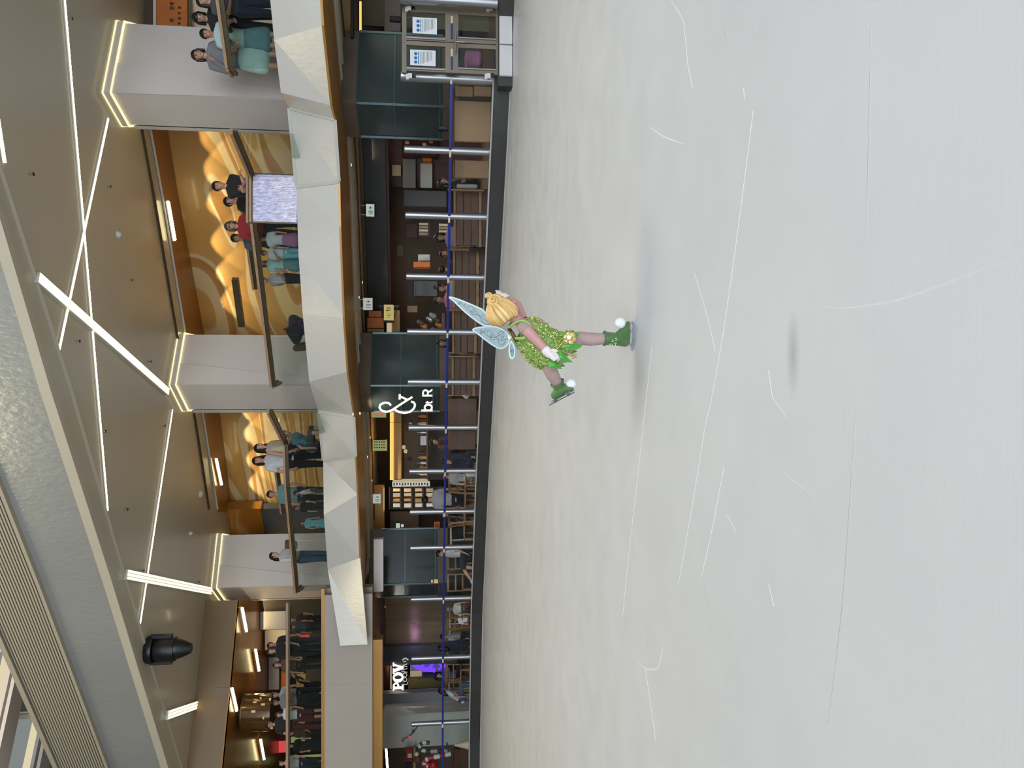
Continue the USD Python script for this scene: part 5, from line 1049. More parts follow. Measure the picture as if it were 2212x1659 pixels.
# festive props at the far end
FY = 2.6
V = T('flower_vine', 'thin hanging vine with red and yellow blooms on the pale pillar', 'plant', at_depth(868, 1600, D(1590)+3.4))
vp = [(905, 1566), (900, 1572), (893, 1583), (884, 1590), (870, 1598), (868, 1601)]
V.part('stem', tube([at_depth(x, y, D(1590)+3.45) for x, y in vp], .012, 6), 'green_leaf' if 'green_leaf' in _mats else 'teal_frame')
for x, y, m_ in ((903, 1567, 'tan_board'), (885, 1592, 'red_lamp'), (870, 1600, 'tan_board'), (892, 1580, 'teal_frame')): V.part('bloom', m3.Manifold.sphere(.035, 10).translate(list(at_depth(x, y, D(1590)+3.42))), m_, smooth=60)
mat('candy_red', lin(170, 30, 40), .4); mat('candy_white', lin(214, 210, 206), .4); mat('leaf_dark', lin(44, 84, 66), .5); mat('toy_brown', lin(84, 60, 40), .7)
def cane(path, m_a, m_b, lab, r=.05, Y=None):
    Pts = np.array([at_depth(x, y, Y) for x, y in path]); t = np.linspace(0, len(Pts)-1, 31); Pts = np.stack([np.interp(t, range(len(Pts)), Pts[:, k]) for k in range(3)], 1)
    c = T('candy_cane', lab, 'decoration', Pts[0])
    for j in range(0, 30, 3): c.part('stripe', tube(Pts[j:j+4], r, 10), m_a if (j//3) % 2 else m_b, smooth=60)
cane([(974, 1628), (950, 1633), (925, 1638), (915, 1645), (920, 1655), (928, 1650)], 'candy_red', 'candy_white', 'big candy cane with red stripes at the edge of the view', .06, D(1640)+1.2)
cane([(972, 1622), (950, 1622), (925, 1624), (910, 1620), (906, 1610), (915, 1603), (928, 1605)], 'leaf_dark', 'candy_white', 'candy cane with green stripes beside the red one', .05, D(1625)+1.6)
cane([(975, 1640), (968, 1620), (965, 1604)], 'leaf_dark', 'leaf_dark', 'thin dark teal curl rod among the candy canes', .02, D(1625)+1.4)
TB = T('toy_bear', 'brown round-headed toy with an orange scarf beside the candy canes', 'toy', at_depth(935, 1640, D(1640)+1.5))
tb = lambda x, y, r, m_, n: TB.part(n, m3.Manifold.sphere(r, 18).translate(list(at_depth(x, y, D(1640)+1.5))), m_, smooth=60)
tb(902, 1640, .11, 'toy_brown', 'head'); tb(900, 1629, .06, 'cream', 'ear'); tb(916, 1650, .07, 'orange_board', 'scarf'); tb(935, 1652, .14, 'candy_red', 'belly')
for j, (x0, x1, y0, y1, m_, lab) in enumerate([(875, 890, 1620, 1626, 'candy_red', 'pink-red shelf box at the edge of the view, upper'), (876, 890, 1640, 1645, 'candy_red', 'pink-red shelf box at the edge of the view, lower'), (880, 890, 1628, 1638, 'cream', 'beige box on the shelf at the edge of the view'), (874, 888, 1648, 1660, 'cloth_navy', 'dark blue box on the shelf at the edge of the view'), (893, 898, 1616, 1660, 'tan_board', 'warm beige shelf upright at the edge of the view'), (980, 1010, 1618, 1655, 'booth_wood', 'heap of brown festive boxes low at the edge of the view')]):
    solo('shelf_box', lab, 'box', gb(x0, x1, y0, y1, 3.0 if j < 5 else 1.6, .2, .01), m_)
solo('pale_cone', 'pale pleated cone ornament standing at the barrier near the far edge', 'decoration', lathe([(0, 0), (.16, 0), (.02, .5), (0, .5)], (*E2(1607, 1.0), .1), 14), 'cream')
solo('strip_lamp', 'glowing warm strip lamp above the festive props', 'lamp', tube([at_depth(834, 1616, D(1630)+4), at_depth(837, 1660, D(1630)+4)], .035, 8), 'lamp_strip')
# unseen area lights added to brighten the eatery, noodle counter and other shops
for n, (y, off, z, i, c) in enumerate([(620, 5.6, 2.55, 14, (1, .8, .55)), (960, 5.6, 2.4, 30, (1, .72, .36)), (1075, 5.3, 2.5, 40, (1, .8, .5)), (1470, 6.0, 2.4, 14, (1, .86, .8)), (330, 4.8, 2.5, 8, (1, .8, .6)), (1340, 3.2, 2.7, 30, (1, .78, .45))]):
    p = E2(y, off); rect_light(f'shop_fill_light_{n:03d}', (*p, z), .6, .6, c, i)
for n, (x, y, i) in enumerate([(-6.2, 21.5, 14), (-8.4, 21, 14)]): rect_light(f'far_gallery_fill_{n:03d}', (x, y, 5.8), 1.2, 1.2, (1, .72, .32), i)  # unseen area lights added to brighten the far gallery

# ================================================================== the skater
mat('sk_skin', lin(200, 148, 144), .5); mat('sk_face', lin(206, 150, 140), .5); mat('tights', lin(178, 152, 148), .65, noise=(260, .08)); mat('mesh_top', lin(168, 146, 134), .7, noise=(200, .1))
mat('dress_green', lin(136, 168, 84), .55, noise=(70, .55)); mat('strand_green', lin(156, 186, 104), .45, noise=(40, .3)); mat('leaf_green', lin(78, 158, 54), .35, noise=(20, .15)); mat('green_strap', lin(150, 190, 92), .4)
_mats['sequin'] = usdkit.material(stage, '/World/Looks/sequin', {'g': ('geometry', {}), 'r': ('rgb_ramp', dict(ramp=[(0, lin(110, 165, 60)), (.35, lin(160, 200, 84)), (.6, lin(206, 220, 110)), (.85, lin(244, 240, 160)), (1, lin(255, 255, 225))])), 'p': ('principled_bsdf', dict(metallic=.35, roughness=.2))}, [('g.random_per_island', 'r.fac'), ('r.color', 'p.base_color')], surface='p.BSDF')
mat('boot_green', lin(76, 114, 58), .5, noise=(12, .2), bump=(22, .35, .02), sheen=.3); mat('pom_white', lin(238, 238, 242), .95); mat('glove_white', lin(236, 230, 228), .8, bump=(220, .4, .01)); mat('gold', lin(212, 184, 104), .22, .85); mat('gold_matte', lin(196, 176, 120), .4, .4); mat('crystal', lin(250, 248, 230), .08, 0, coat=.5); mat('blade_steel', lin(132, 136, 144), .35, .7)
mat('wing_rim', lin(206, 226, 228), .45); mat('wing_line', lin(70, 76, 92), .5); mat('print_pale', lin(176, 214, 170), .6)
_mats['wing_film'] = usdkit.material(stage, '/World/Looks/wing_film', {'d': ('principled_bsdf', dict(base_color=lin(198, 216, 220), roughness=.35)), 't': ('translucent_bsdf', dict(color=lin(178, 204, 208))), 'c': ('transparent_bsdf', dict(color=lin(225, 240, 240))), 'm': ('mix_closure', dict(fac=.35)), 'm2': ('mix_closure', dict(fac=.14))}, [('d.BSDF', 'm.closure1'), ('t.BSDF', 'm.closure2'), ('m.closure', 'm2.closure1'), ('c.BSDF', 'm2.closure2')], surface='m2.closure')
_mats['wig'] = usdkit.material(stage, '/World/Looks/wig', {'a': ('attribute', dict(attribute='strand')), 'n': ('noise_texture', dict(scale=1.0, detail=3)), 'r': ('rgb_ramp', dict(ramp=[(.25, lin(150, 104, 48)), (.42, lin(206, 160, 90)), (.62, lin(236, 202, 136)), (.8, lin(250, 228, 176))])), 'p': ('principled_bsdf', dict(roughness=.38, specular_ior_level=.6))}, [('a.vector', 'n.vector'), ('n.fac', 'r.fac'), ('r.color', 'p.base_color')], surface='p.BSDF')

f0 = at_z(1371, 731, 0); SY = f0[1]; MPP = SY/FPX   # metres per picture row at the skater
def S(v, u, dy=0.): return at_depth(v, 1659-u, SY+dy)
K = T('person', 'child skater in a green sequinned dress with pale wings, gliding on one leg', 'person', (f0[0], SY, 0))
def kp(*a, **k): return K.part(*a, **k)
hd = S(1090, 990, .0); up_h = unit([.42, .05, .90]); fw_h = unit(np.array([.88, .16, -.42])); fw_h = unit(fw_h-up_h*np.dot(fw_h, up_h)); lf_h = np.cross(up_h, fw_h)
Rh = np.stack([fw_h, lf_h, up_h], 1); hv = lambda x, y, z: hd+Rh@np.array([x, y, z], float)
hip, chest, nk = S(1200, 902), S(1152, 944), S(1124, 962)
shN, shF = S(1131, 953, -.085), S(1131, 962, .085)
elN, wrN = S(1158, 925, -.125), S(1183, 899, -.15)
elF = S(1118, 1000, .16); wrF = S(1092, 1016, .22)
h1, k1, a1 = S(1203, 906, .05), S(1252, 929, .03), S(1318, 928, .01)
h2, k2, a2 = S(1200, 894, -.05), S(1186, 866, .0), S(1204, 832, .07)
r = MPP
body = [ell(hv(-.008, 0, .012), (.078, .066, .076), Rh, 28), hulls([(hv(.028, 0, -.018), .05), (hv(.044, 0, -.062), .02), (hv(.0, .0, -.04), .045)], 20), hulls([(hv(.070, 0, .002), .004), (hv(.0835, 0, -.020), .0058), (hv(.072, 0, -.024), .0085)], 12), ell(hv(.052, .03, -.03), (.022, .020, .02), Rh), ell(hv(.052, -.03, -.03), (.022, .020, .02), Rh)]
body += [hulls([(hv(.066, .0, -.046), .009), (hv(.064, .014, -.046), .006), (hv(.064, -.014, -.046), .006)], 10)]
body += [ell(hv(-.005, q*.066, -.012), (.016, .008, .024), Rh) for q in (-1, 1)]
body += [hull2(nk, .034, hv(-.01, 0, -.04), .036, 18), hulls([(shN, .036), (shF, .036), (nk-[0, 0, .01], .036), (chest, .07)], 18), hull2(chest, .075, S(1178, 922), .07, 18), hull2(S(1178, 922), .07, hip, .075, 18)]
body += [hull2(shN, 13.5*r, elN, 11*r, 18), hull2(elN, 11*r, wrN, 8*r, 18), hull2(shF, 12*r, elF, 10*r, 18), hull2(elF, 10*r, wrF, 8*r, 18)]
body += [hull2(h1, .072, k1, 13.5*r, 18), hull2(k1, 13.5*r, S(1275, 926, .02), 13.6*r, 18), hull2(S(1275, 926, .02), 13.6*r, a1, 10*r, 18), hull2(a1, 10*r, S(1350, 925, .01), 9*r, 16), hull2(h2, .072, k2, 15*r, 18), hull2(k2, 15*r, S(1193, 850, .03), 14*r, 18), hull2(S(1193, 850, .03), 14*r, a2, 10*r, 18), hull2(a2, 10*r, S(1212, 812, .1), 8*r, 14)]
kp('body', soften(fuse(body), .008, 4), 'sk_skin', smooth=60)
g = .003
kp('tights', soften(fuse([hull2(h1, .072+g, k1, 13.5*r+g, 18), hull2(k1, 13.5*r+g, S(1275, 926, .02), 13.6*r+g, 18), hull2(S(1275, 926, .02), 13.6*r+g, a1, 10*r+g, 18), hull2(h2, .072+g, k2, 15*r+g, 18), hull2(k2, 15*r+g, S(1193, 850, .03), 14*r+g, 18), hull2(S(1193, 850, .03), 14*r+g, a2, 10*r+g, 18)]), .01, 4), 'tights', smooth=60)
kp('mesh_top', soften(fuse([hulls([(shN, .036+g), (shF, .036+g), (nk+(chest-nk)*.3, .036+g), (chest, .072)], 18), hull2(shN, 13.8*r+g, shN+(elN-shN)*.12, 13.6*r+g, 18), hull2(chest, .075+g, S(1170, 928), .07+g, 18)]), .01, 4), 'mesh_top', smooth=60, label='skin-toned mesh under-top')
# face
for q in (-1, 1):
    kp('eye', ell(hv(.0615, q*.026, .002), (.009, .012, .0062), Rh, 12), 'white_plastic', smooth=60); kp('iris', ell(hv(.0680, q*.0265, .002), (.004, .0058, .0058), Rh, 10), 'eye_dark', smooth=60); kp('eyelash', ell(hv(.0635, q*.027, .0085), (.010, .0145, .0022), Rh, 10), 'eye_dark'); kp('eyebrow', ell(hv(.0625, q*.027, .021), (.008, .015, .0022), Rh, 10), 'toy_brown')
kp('mouth', cat([vf(ell(hv(.0725, 0, -.0435), (.005, .015, .0035), Rh, 12)), vf(ell(hv(.071, 0, -.0495), (.006, .012, .004), Rh, 12))] and [trimesh.Trimesh(*vf(ell(hv(.0725, 0, -.0435), (.005, .015, .0035), Rh, 12)), process=False), trimesh.Trimesh(*vf(ell(hv(.071, 0, -.0495), (.006, .012, .004), Rh, 12)), process=False)]), 'lip', smooth=60)
# wig: locks combed from the bun down and round the head
bun = unit(S(1066, 1010, -.02)-S(1086, 985, 0)); hc = S(1085, 985, .0)
ax = bun; e1 = unit(np.cross(ax, [0, 1, 0])); e2 = np.cross(ax, e1)
nT, nP = 40, 420; TH = np.linspace(.02, 1, nT); PH = np.arange(nP)*2*math.pi/nP
facedir = unit(S(1106, 1015, -.030)-hc); fphi = math.atan2(np.dot(facedir, e2), np.dot(facedir, e1))
tip = unit(S(1119, 993, -.075)-hc); tphi = math.atan2(np.dot(tip, e2), np.dot(tip, e1))
lock = .62*meshkit.fbm(np.stack([np.cos(PH)*2.4, np.sin(PH)*2.4, 0*PH], 1), 2, 3)+.38*meshkit.fbm(np.stack([np.cos(PH)*17, np.sin(PH)*17, 0*PH], 1), 3, 5)+.2*meshkit.noise(np.stack([np.cos(PH)*42, np.sin(PH)*42, 0*PH], 1), 8)
V, UVW = [], []
for t in TH:
    for j, p in enumerate(PH):
        df = abs((p-fphi+math.pi) % (2*math.pi)-math.pi); dt = abs((p-tphi+math.pi) % (2*math.pi)-math.pi)
        lim = 2.16+.22*math.exp(-(dt/.4)**2)+.12*math.cos(3*p)*.5+.06*(lock[j]-.6)
        lim = min(lim, (.66+1.6*min(1., max(0., (df-.56)/.34))**.9)) if df < 1.25 else lim
        th = t*lim; swirl = p+.35*math.sin(th)*.6
        d = ax*math.cos(th)+(e1*math.cos(swirl)+e2*math.sin(swirl))*math.sin(th)
        rad = .099+.008*math.sin(th)+.013*(lock[j]-.65)*min(1, th*1.2)+.026*math.exp(-(dt/.45)**2)*max(0, th-1.35)-.008*max(0, t-.93)/.07
        V.append(hc+d*rad*np.array([1.0, .92, 1.0])); UVW.append((math.cos(p)*16+lock[j]*3, math.sin(p)*16, th*.5))
F_ = []
for i in range(nT-1):
    for j in range(nP): l = (j+1) % nP; F_ += [[i*nP+j, (i+1)*nP+j, (i+1)*nP+l], [i*nP+j, (i+1)*nP+l, i*nP+l]]
V = np.array(V); n0 = len(V); inner = hc+(V-hc)*.93
F_ = np.array(F_); Fi = F_[:, ::-1]+n0
edge = [[(nT-1)*nP+j, n0+(nT-1)*nP+j, n0+(nT-1)*nP+(j+1) % nP] for j in range(nP)]+[[(nT-1)*nP+j, n0+(nT-1)*nP+(j+1) % nP, (nT-1)*nP+(j+1) % nP] for j in range(nP)]
def strands(path, uvw):
    UsdGeom.PrimvarsAPI(stage.GetPrimAtPath(path)).CreatePrimvar('strand', Sdf.ValueTypeNames.Float3Array, 'vertex').Set([Gf.Vec3f(*map(float, q)) for q in uvw])
wp = kp('wig', (np.vstack([V, inner]), np.vstack([F_, Fi, np.array(edge)])), 'wig', smooth=True); strands(wp, UVW+UVW)
# bun coils
bc = S(1066, 1011, -.02)
def coil(c, axis, R0, turns, r0, r1, rise, n=90, ph=0):
    axis = unit(axis); a = unit(np.cross(axis, [0, 1, .2])); b = np.cross(axis, a); t = np.linspace(0, 1, n)
    P_ = np.array([c+(a*math.cos(ph+q*turns*6.283)+b*math.sin(ph+q*turns*6.283))*R0*(1-q*.92)+axis*rise*q for q in t]); rr = r0+(r1-r0)*t
    m = tube(P_, rr, 18); uv = [(math.cos(k*6.283/18)*2.6, math.sin(k*6.283/18)*2.6, q*2.0) for q in t for k in range(18)]+[(0, 0, 0)]*2
    pth = kp('hair_bun', m, 'wig', smooth=True); strands(pth, uv)
coil(S(1070, 1007, -.035), ax*.55+np.array([-.1, -.85, .1]), .041, 2.4, .019, .009, .042); coil(S(1056, 1019, -.015), ax*.8+np.array([-.2, -.6, .3]), .017, 1.7, .013, .007, .026, ph=1.)
kp('hair_bun', ell(S(1067, 1008, .0), (.045, .04, .045), None, 24), 'wig', smooth=True)
# dress: lofted along the bent spine
ST_ = [(1138, 968, 1114, 921, .080), (1149, 972, 1119, 916, .088), (1160, 968, 1128, 901, .094), (1171, 963, 1139, 885, .100), (1182, 954, 1150, 876, .108), (1192, 947, 1160, 868, .115), (1204, 942, 1170, 864, .124), (1216, 940, 1180, 863, .130), (1228, 940, 1192, 865, .134), (1238, 940, 1203, 869, .134)]
nA = 96; DV = []; cs = []
for i, (vf_, uf_, vb_, ub_, dp) in enumerate(ST_):
    A, B = S(vf_, uf_), S(vb_, ub_); c = (A+B)/2; cs.append(c); a = (A-B)/2
    for j in range(nA):
        t = j*2*math.pi/nA; w = 1+.05*math.sin(t*9+i*.7)*min(1, i/5)+.03*math.sin(t*23+i)
        DV.append(c+(a*math.cos(t)+np.array([0, -dp, 0])*math.sin(t))*w)
DV = np.array(DV); m_ = len(ST_); DF = []
for i in range(m_-1):
    for j in range(nA): l = (j+1) % nA; DF += [[i*nA+j, (i+1)*nA+l, (i+1)*nA+j], [i*nA+j, i*nA+l, (i+1)*nA+l]]
tm = trimesh.Trimesh(DV, np.array(DF), process=False)
if np.einsum('ij,ij->', tm.face_normals, tm.triangles_center-np.array(cs).mean(0)) < 0: tm.invert()
tm = tm.subdivide(); nrm = np.array(tm.vertex_normals)
vv = np.array(tm.vertices); vv = vv+nrm*((meshkit.fbm(vv*60, 3, 2)-.5)*.022)[:, None]
inn = vv-nrm*.006; k_ = len(vv)
kp('dress', (np.vstack([vv, inn]), np.vstack([tm.faces, tm.faces[:, ::-1]+k_])), 'dress_green', smooth=True)
dm = trimesh.Trimesh(vv, tm.faces, process=False)
def scatter(n, seed, test=None):
    rg = np.random.default_rng(seed); ar = dm.area_faces; fi = rg.choice(len(ar), n, p=ar/ar.sum()); b = rg.random((n, 2)); s_ = b.sum(1) > 1; b[s_] = 1-b[s_]
    tr = dm.triangles[fi]; return tr[:, 0]+(tr[:, 1]-tr[:, 0])*b[:, :1]+(tr[:, 2]-tr[:, 0])*b[:, 1:], dm.face_normals[fi], rg
def discs(n, seed, r0, r1, name, mt, lift=.004, sides=7):
    p, nn, rg = scatter(n, seed); vs, fs = [], []
    for i in range(n):
        q = unit(nn[i]+rg.normal(0, .38, 3)); a = unit(np.cross(q, rg.normal(0, 1, 3))); b = np.cross(q, a); rr = rg.uniform(r0, r1); c = p[i]+nn[i]*rg.uniform(.001, lift+.004); t = np.arange(sides)*2*math.pi/sides
        base = len(vs)*0; o = sum(len(x) for x in vs) if False else i*(sides+1)
        vs.append(np.vstack([c+q*.0006, c+rr*(np.cos(t)[:, None]*a+np.sin(t)[:, None]*b)])); fs += [[o, o+1+k, o+1+(k+1) % sides] for k in range(sides)]
    kp(name, (np.vstack(vs), np.array(fs)), mt, kind='stuff')
for sd, n_, (r0_, r1_), nm_, cl_ in ((11, 1300, (.0026, .0046), 'lime_sequins', (164, 200, 84)), (12, 900, (.0026, .0046), 'gold_sequins', (204, 196, 96)), (13, 420, (.0028, .005), 'pale_sequins', (248, 246, 190)), (14, 90, (.0045, .007), 'large_sequins', (240, 232, 140))):
    mat(nm_, lin(*cl_), .2, .25, coat=.4); discs(n_, sd, r0_, r1_, nm_, nm_, .010)
# leafy strands
p, nn, rg = scatter(900, 21); tb_ = []; up_sel = [i for i in range(900) if rg.random() < (.55 if (p[i]-S(1150, 930))[2] > -.02 else .12)]
for i in up_sel:
    a = unit(np.cross(nn[i], rg.normal(0, 1, 3))); L_ = rg.uniform(.014, .03)
    tb_.append(tube([p[i]+nn[i]*.003, p[i]+nn[i]*.012+a*L_*.5, p[i]+nn[i]*.005+a*L_+rg.normal(0, .006, 3)], [.0022, .0026, .0008], 5, caps=False))
kp('green_strands', cat(tb_), 'strand_green', kind='stuff')
def leaf(pts, dy, name='hem_leaf', mt='leaf_green', bend=.012):
    """pointed leaf: px outline (v,u), first is the tip; with thickness"""
    Pl = Polygon([(a, b) for a, b in pts]).buffer(0); m = trimesh.creation.extrude_polygon(Pl, .003, engine='earcut') if False else None
    a = [S(v, u, dy) for v, u in pts]; c = sum(a)/len(a)+np.array([0, -bend, 0]); n = len(a)
    v = np.array(a+[c]+[q+np.array([0, .004, 0]) for q in a]+[c+np.array([0, .004, 0])]); f = []
    for i in range(n):
        j = (i+1) % n; f += [[i, j, n], [n+1+j, n+1+i, 2*n+1], [i, n+1+i, n+1+j], [i, n+1+j, j]]
    kp(name, (v, np.array(f)), mt)
leaf([(1259, 912), (1246, 916), (1228, 926), (1215, 918), (1212, 908), (1232, 902), (1247, 904)], -.15); leaf([(1238.5, 876.5), (1226, 886), (1210, 904), (1198, 900), (1197, 884), (1212, 877), (1224, 876)], -.15); leaf([(1214, 862), (1209, 872), (1196, 886), (1184, 878), (1186, 866), (1200, 863)], -.12)
leaf([(1250, 936), (1240, 944), (1222, 944), (1212, 936), (1222, 928), (1240, 928)], -.08); leaf([(1248, 900), (1236, 905), (1220, 906), (1214, 896), (1226, 890)], .11); leaf([(1232, 880), (1220, 888), (1205, 888), (1200, 878), (1216, 874)], .12); leaf([(1222, 868), (1210, 876), (1196, 872), (1196, 864)], .1)
kp('fringe_sprigs', cat([tube([S(1226+i*.8, 896-i*1.4, -.14), S(1238+i, 893-i*1.3, -.15), S(1246+i*.4, 897-i*3.2, -.15)], [.0022, .002, .001], 5) for i in range(5)]+[trimesh.Trimesh(*vf(m3.Manifold.sphere(.0042, 8).translate(list(S(1234+i*1.3, 895-(i*5 % 11), -.152)))), process=False) for i in range(10)]), 'gold_matte', kind='stuff')
# straps
def strap(pts, rr, mt, name='strap'): kp(name, tube(np.array([S(*q) for q in pts]), rr, 8), mt, smooth=60)
strap([(1100, 951, -.055), (1107, 958, -.085), (1117, 964, -.105), (1128, 967, -.112), (1138, 964, -.112), (1146, 956, -.108)], .0075, 'green_strap'); strap([(1100, 956, .06), (1108, 966, .085), (1120, 972, .095), (1134, 970, .095), (1146, 966, .085)], .0075, 'green_strap')
strap([(1110, 929, -.06), (1117, 928, -.085), (1126, 928, -.1), (1134, 930, -.1)], .009, 'green_strap', 'back_strap'); kp('belt_band', tube([S(1100, 948, -.02), S(1106, 940, -.06), S(1112, 930, -.07), S(1116, 922, -.06)], .012, 8), 'bronze_dark', label='dark band carrying the wings')
kp('neckline', tube([S(1128, 968, -.04), S(1134, 973, -.02), S(1137, 974, .01), S(1133, 973, .04)], .004, 6), 'toy_brown')
# wings
def wing(name, px, rootv, dyf, lines, parent_label, th=.005):
    """px: closed outline (x, y) in picture rows; dyf(v,u): depth"""
    P2 = Polygon(px).buffer(2).buffer(-2); P2 = max(getattr(P2, 'geoms', [P2]), key=lambda g_: g_.area)
    co = np.array(P2.exterior.coords)[:-1]; L_ = LineString(P2.exterior.coords); n = 90
    co = np.array([L_.interpolate(i/n, normalized=True).coords[0] for i in range(n)])
    sm = co.copy()
    for _ in range(2): sm = (np.roll(sm, 1, 0)+2*sm+np.roll(sm, -1, 0))/4
    Pp = Polygon(sm); import shapely
    def lift(m2):
        v = np.array(m2.vertices); w = np.array([S(x, 1659-y, dyf(x, y)) for x, y in v[:, :2]]); w[:, 1] += (v[:, 2]-.5)*th; return (w, np.array(m2.faces))
    core = trimesh.creation.extrude_polygon(Pp.buffer(-2.2), 1.0, engine='earcut')
    w_ = kp(name, lift(core), 'wing_film', label=parent_label)
    rim = np.array([S(x, 1659-y, dyf(x, y)) for x, y in np.array(Pp.buffer(-1.8).exterior.coords)[:-1]]); kp('wing_rim', tube(rim, 1.9*MPP, 8, closed=True), 'wing_rim', parent=w_, smooth=60)
    tl = []
    for ln in lines:
        q = np.array([S(x, 1659-y, dyf(x, y)) for x, y in ln]); t = np.linspace(0, len(q)-1, 6*(len(q)-1)+1); q = np.stack([np.interp(t, range(len(q)), q[:, k]) for k in range(3)], 1)
        for _ in range(4): q[1:-1] = (q[:-2]+2*q[1:-1]+q[2:])/4
        q[:, 1] -= th*.6; tl.append(tube(q, .45*MPP, 5))
    kp('wing_tracery', cat(tl), 'wing_line', parent=w_)
z1 = lambda X, Y: (960+X/13.825, 620+Y/13.825)     # the two zoom frames the outlines were read in
z2 = lambda X, Y: (1000+X/13.825, 680+Y/13.825)
spiral = lambda cx_, cy_, r_, a0, n=14, k=1: [(cx_+r_*(1-i/n*.85)*math.cos(a0+k*i*.6), cy_+r_*(1-i/n*.85)*math.sin(a0+k*i*.6)) for i in range(n)]
far_out = [z1(*q) for q in [(105, 285), (160, 268), (380, 330), (620, 420), (900, 540), (1150, 650), (1250, 760), (1400, 950), (1500, 1120), (1400, 1190), (1180, 1170), (1050, 1110), (850, 960), (620, 780), (400, 570), (250, 420), (120, 330)]]
far_ln = [[z1(*q) for q in l] for l in [[(450, 440), (510, 490), (620, 600), (740, 700), (830, 760), (980, 820), (1080, 900)], [(600, 560), (610, 510), (660, 505)], [(1080, 900), (990, 790), (900, 650), (830, 590), (760, 560), (700, 570), (700, 610), (750, 620)], [(760, 710), (790, 800), (880, 840), (980, 820)], [(1080, 900), (1090, 980), (1150, 1070), (1260, 1120), (1370, 1100)], [(1090, 880), (1150, 830), (1190, 835)], [(1100, 910), (1200, 980), (1350, 1060)]]]+[spiral(*z1(430, 490), 3, 5.2), spiral(*z1(840, 720), 4, 1, k=-1)]
wing('far_upper_wing', far_out, None, lambda x, y: .045+.002*(1103-x)*.9, far_ln, 'far wing, half hidden by the wig')
near_out = [z2(*q) for q in [(265, 445), (310, 395), (480, 355), (700, 335), (880, 330), (1050, 355), (1200, 430), (1330, 540), (1400, 640), (1410, 740), (1370, 880), (1280, 980), (1160, 1040), (1020, 1010), (850, 910), (650, 760), (450, 600), (300, 495)]]
near_ln = [[z2(*q) for q in l] for l in [[(520, 480), (560, 470), (640, 540), (740, 630), (820, 680), (950, 680), (1040, 640), (1130, 580), (1240, 530)], [(960, 660), (880, 560), (820, 480), (770, 455), (720, 490), (740, 530)], [(980, 670), (1050, 730), (1150, 770), (1260, 750), (1360, 690)], [(1040, 660), (1050, 560), (1110, 490), (1190, 480), (1270, 530), (1340, 590)], [(1040, 700), (1060, 820), (1110, 900), (1170, 915), (1220, 870), (1260, 790)], [(800, 680), (830, 740), (890, 765), (950, 720)], [(640, 540), (640, 470), (690, 440)]]]+[spiral(*z2(535, 530), 3.4, 5.), spiral(*z2(845, 625), 3.6, 3, k=-1), spiral(*z2(1185, 670), 4.4, 2)]
wing('near_upper_wing', near_out, None, lambda x, y: -.085-.0018*(1103-x), near_ln, 'near wing with dark tracery')
low_out = [z2(*q) for q in [(1430, 760), (1480, 800), (1540, 920), (1570, 1080), (1555, 1240), (1500, 1335), (1440, 1335), (1385, 1240), (1360, 1090), (1370, 930), (1400, 820)]]
wing('lower_wing', low_out, None, lambda x, y: -.09-.0012*(y-740), [[z2(*q) for q in [(1440, 860), (1420, 980), (1425, 1110), (1450, 1200), (1490, 1225), (1520, 1150), (1520, 1080)]], spiral(*z2(1470, 1080), 4.5, 4.4)], 'small lower wing')
kp('far_lower_wing', tube([S(1108, 926, .06), S(1112, 905, .1), S(1112, 888, .13)], [.012, .02, .004], 6), 'wing_rim', label='far lower wing, mostly hidden')
kp('wing_jewel_glint', cat([trimesh.Trimesh(*vf(m3.Manifold.sphere(.0125, 8).translate(list(S(1100, 930, -.095)))), process=False)]+[bar(S(1100+5.2*math.cos(t), 930+5.2*math.sin(t), -.096), S(1100-5.2*math.cos(t), 930-5.2*math.sin(t), -.096), .004, .004) for t in (.3, 1.4, 2.4)]), 'crystal', label='clear jewel where the wings join'); kp('gold_clasp', hull2(S(1104, 931, -.09), .006, S(1108, 924, -.085), .006, 12), 'gold', smooth=60)  # crossed bars put the jewel's star glint into shape
# gloves
rod0, rod1 = S(1192, 893, -.165), S(1222, 926, -.165)
gd = unit(rod1-rod0); fa = unit(wrN-elN); pal = unit(np.array([gd[0]*.2, -.3, -.2])*0+np.cross(gd, [0, -1, 0])); 
gl = [hull2(wrN-fa*.012, 10.5*r, wrN+fa*.012, 10*r, 16), hull2(wrN+fa*.0, 9.5*r, wrN+fa*.02, 8.6*r, 16)]
pc = S(1194, 890, -.15); gl += [hulls([(wrN+fa*.016, 8*r), (S(1189, 897, -.165), 5*r), (S(1197, 884, -.165), 5*r), (S(1194, 890, -.13), 6*r)], 14)]
for i, (v0, u0) in enumerate([(1195, 899), (1198, 894.5), (1200.5, 890), (1202, 885.5)]):     # four fingers wrapped round the rod
    ln = (.9, 1., .95, .8)[i]
    b0 = S(v0-5, u0-4, -.168); b1 = S(v0+3*ln, u0, -.188); b2 = S(v0+6.5*ln, u0-2.5, -.172); b3 = S(v0+3, u0-6, -.152)
    gl += [hull2(b0, 2.9*r, b1, 2.7*r, 10), hull2(b1, 2.7*r, b2, 2.5*r, 10), hull2(b2, 2.5*r, b3, 2.2*r, 10)]
t0, t1, t2 = S(1186, 899, -.165), S(1194, 903, -.19), S(1203, 901, -.185); gl += [hull2(t0, 4*r, t1, 3.2*r, 10), hull2(t1, 3.2*r, t2, 2.5*r, 10)]
kp('glove', soften(fuse(gl), .004, 2), 'glove_white', smooth=60, label='white glove gripping the golden wand')
fF = unit(wrF-elF)
gf = [hull2(wrF-fF*.01, 9.5*r, wrF+fF*.012, 9*r, 14)]+hand_bones(wrF, unit(fF+np.array([.15, 0, .1])), unit([.3, .6, -.3]), [0, -.4, 1], .52, .3, .011)
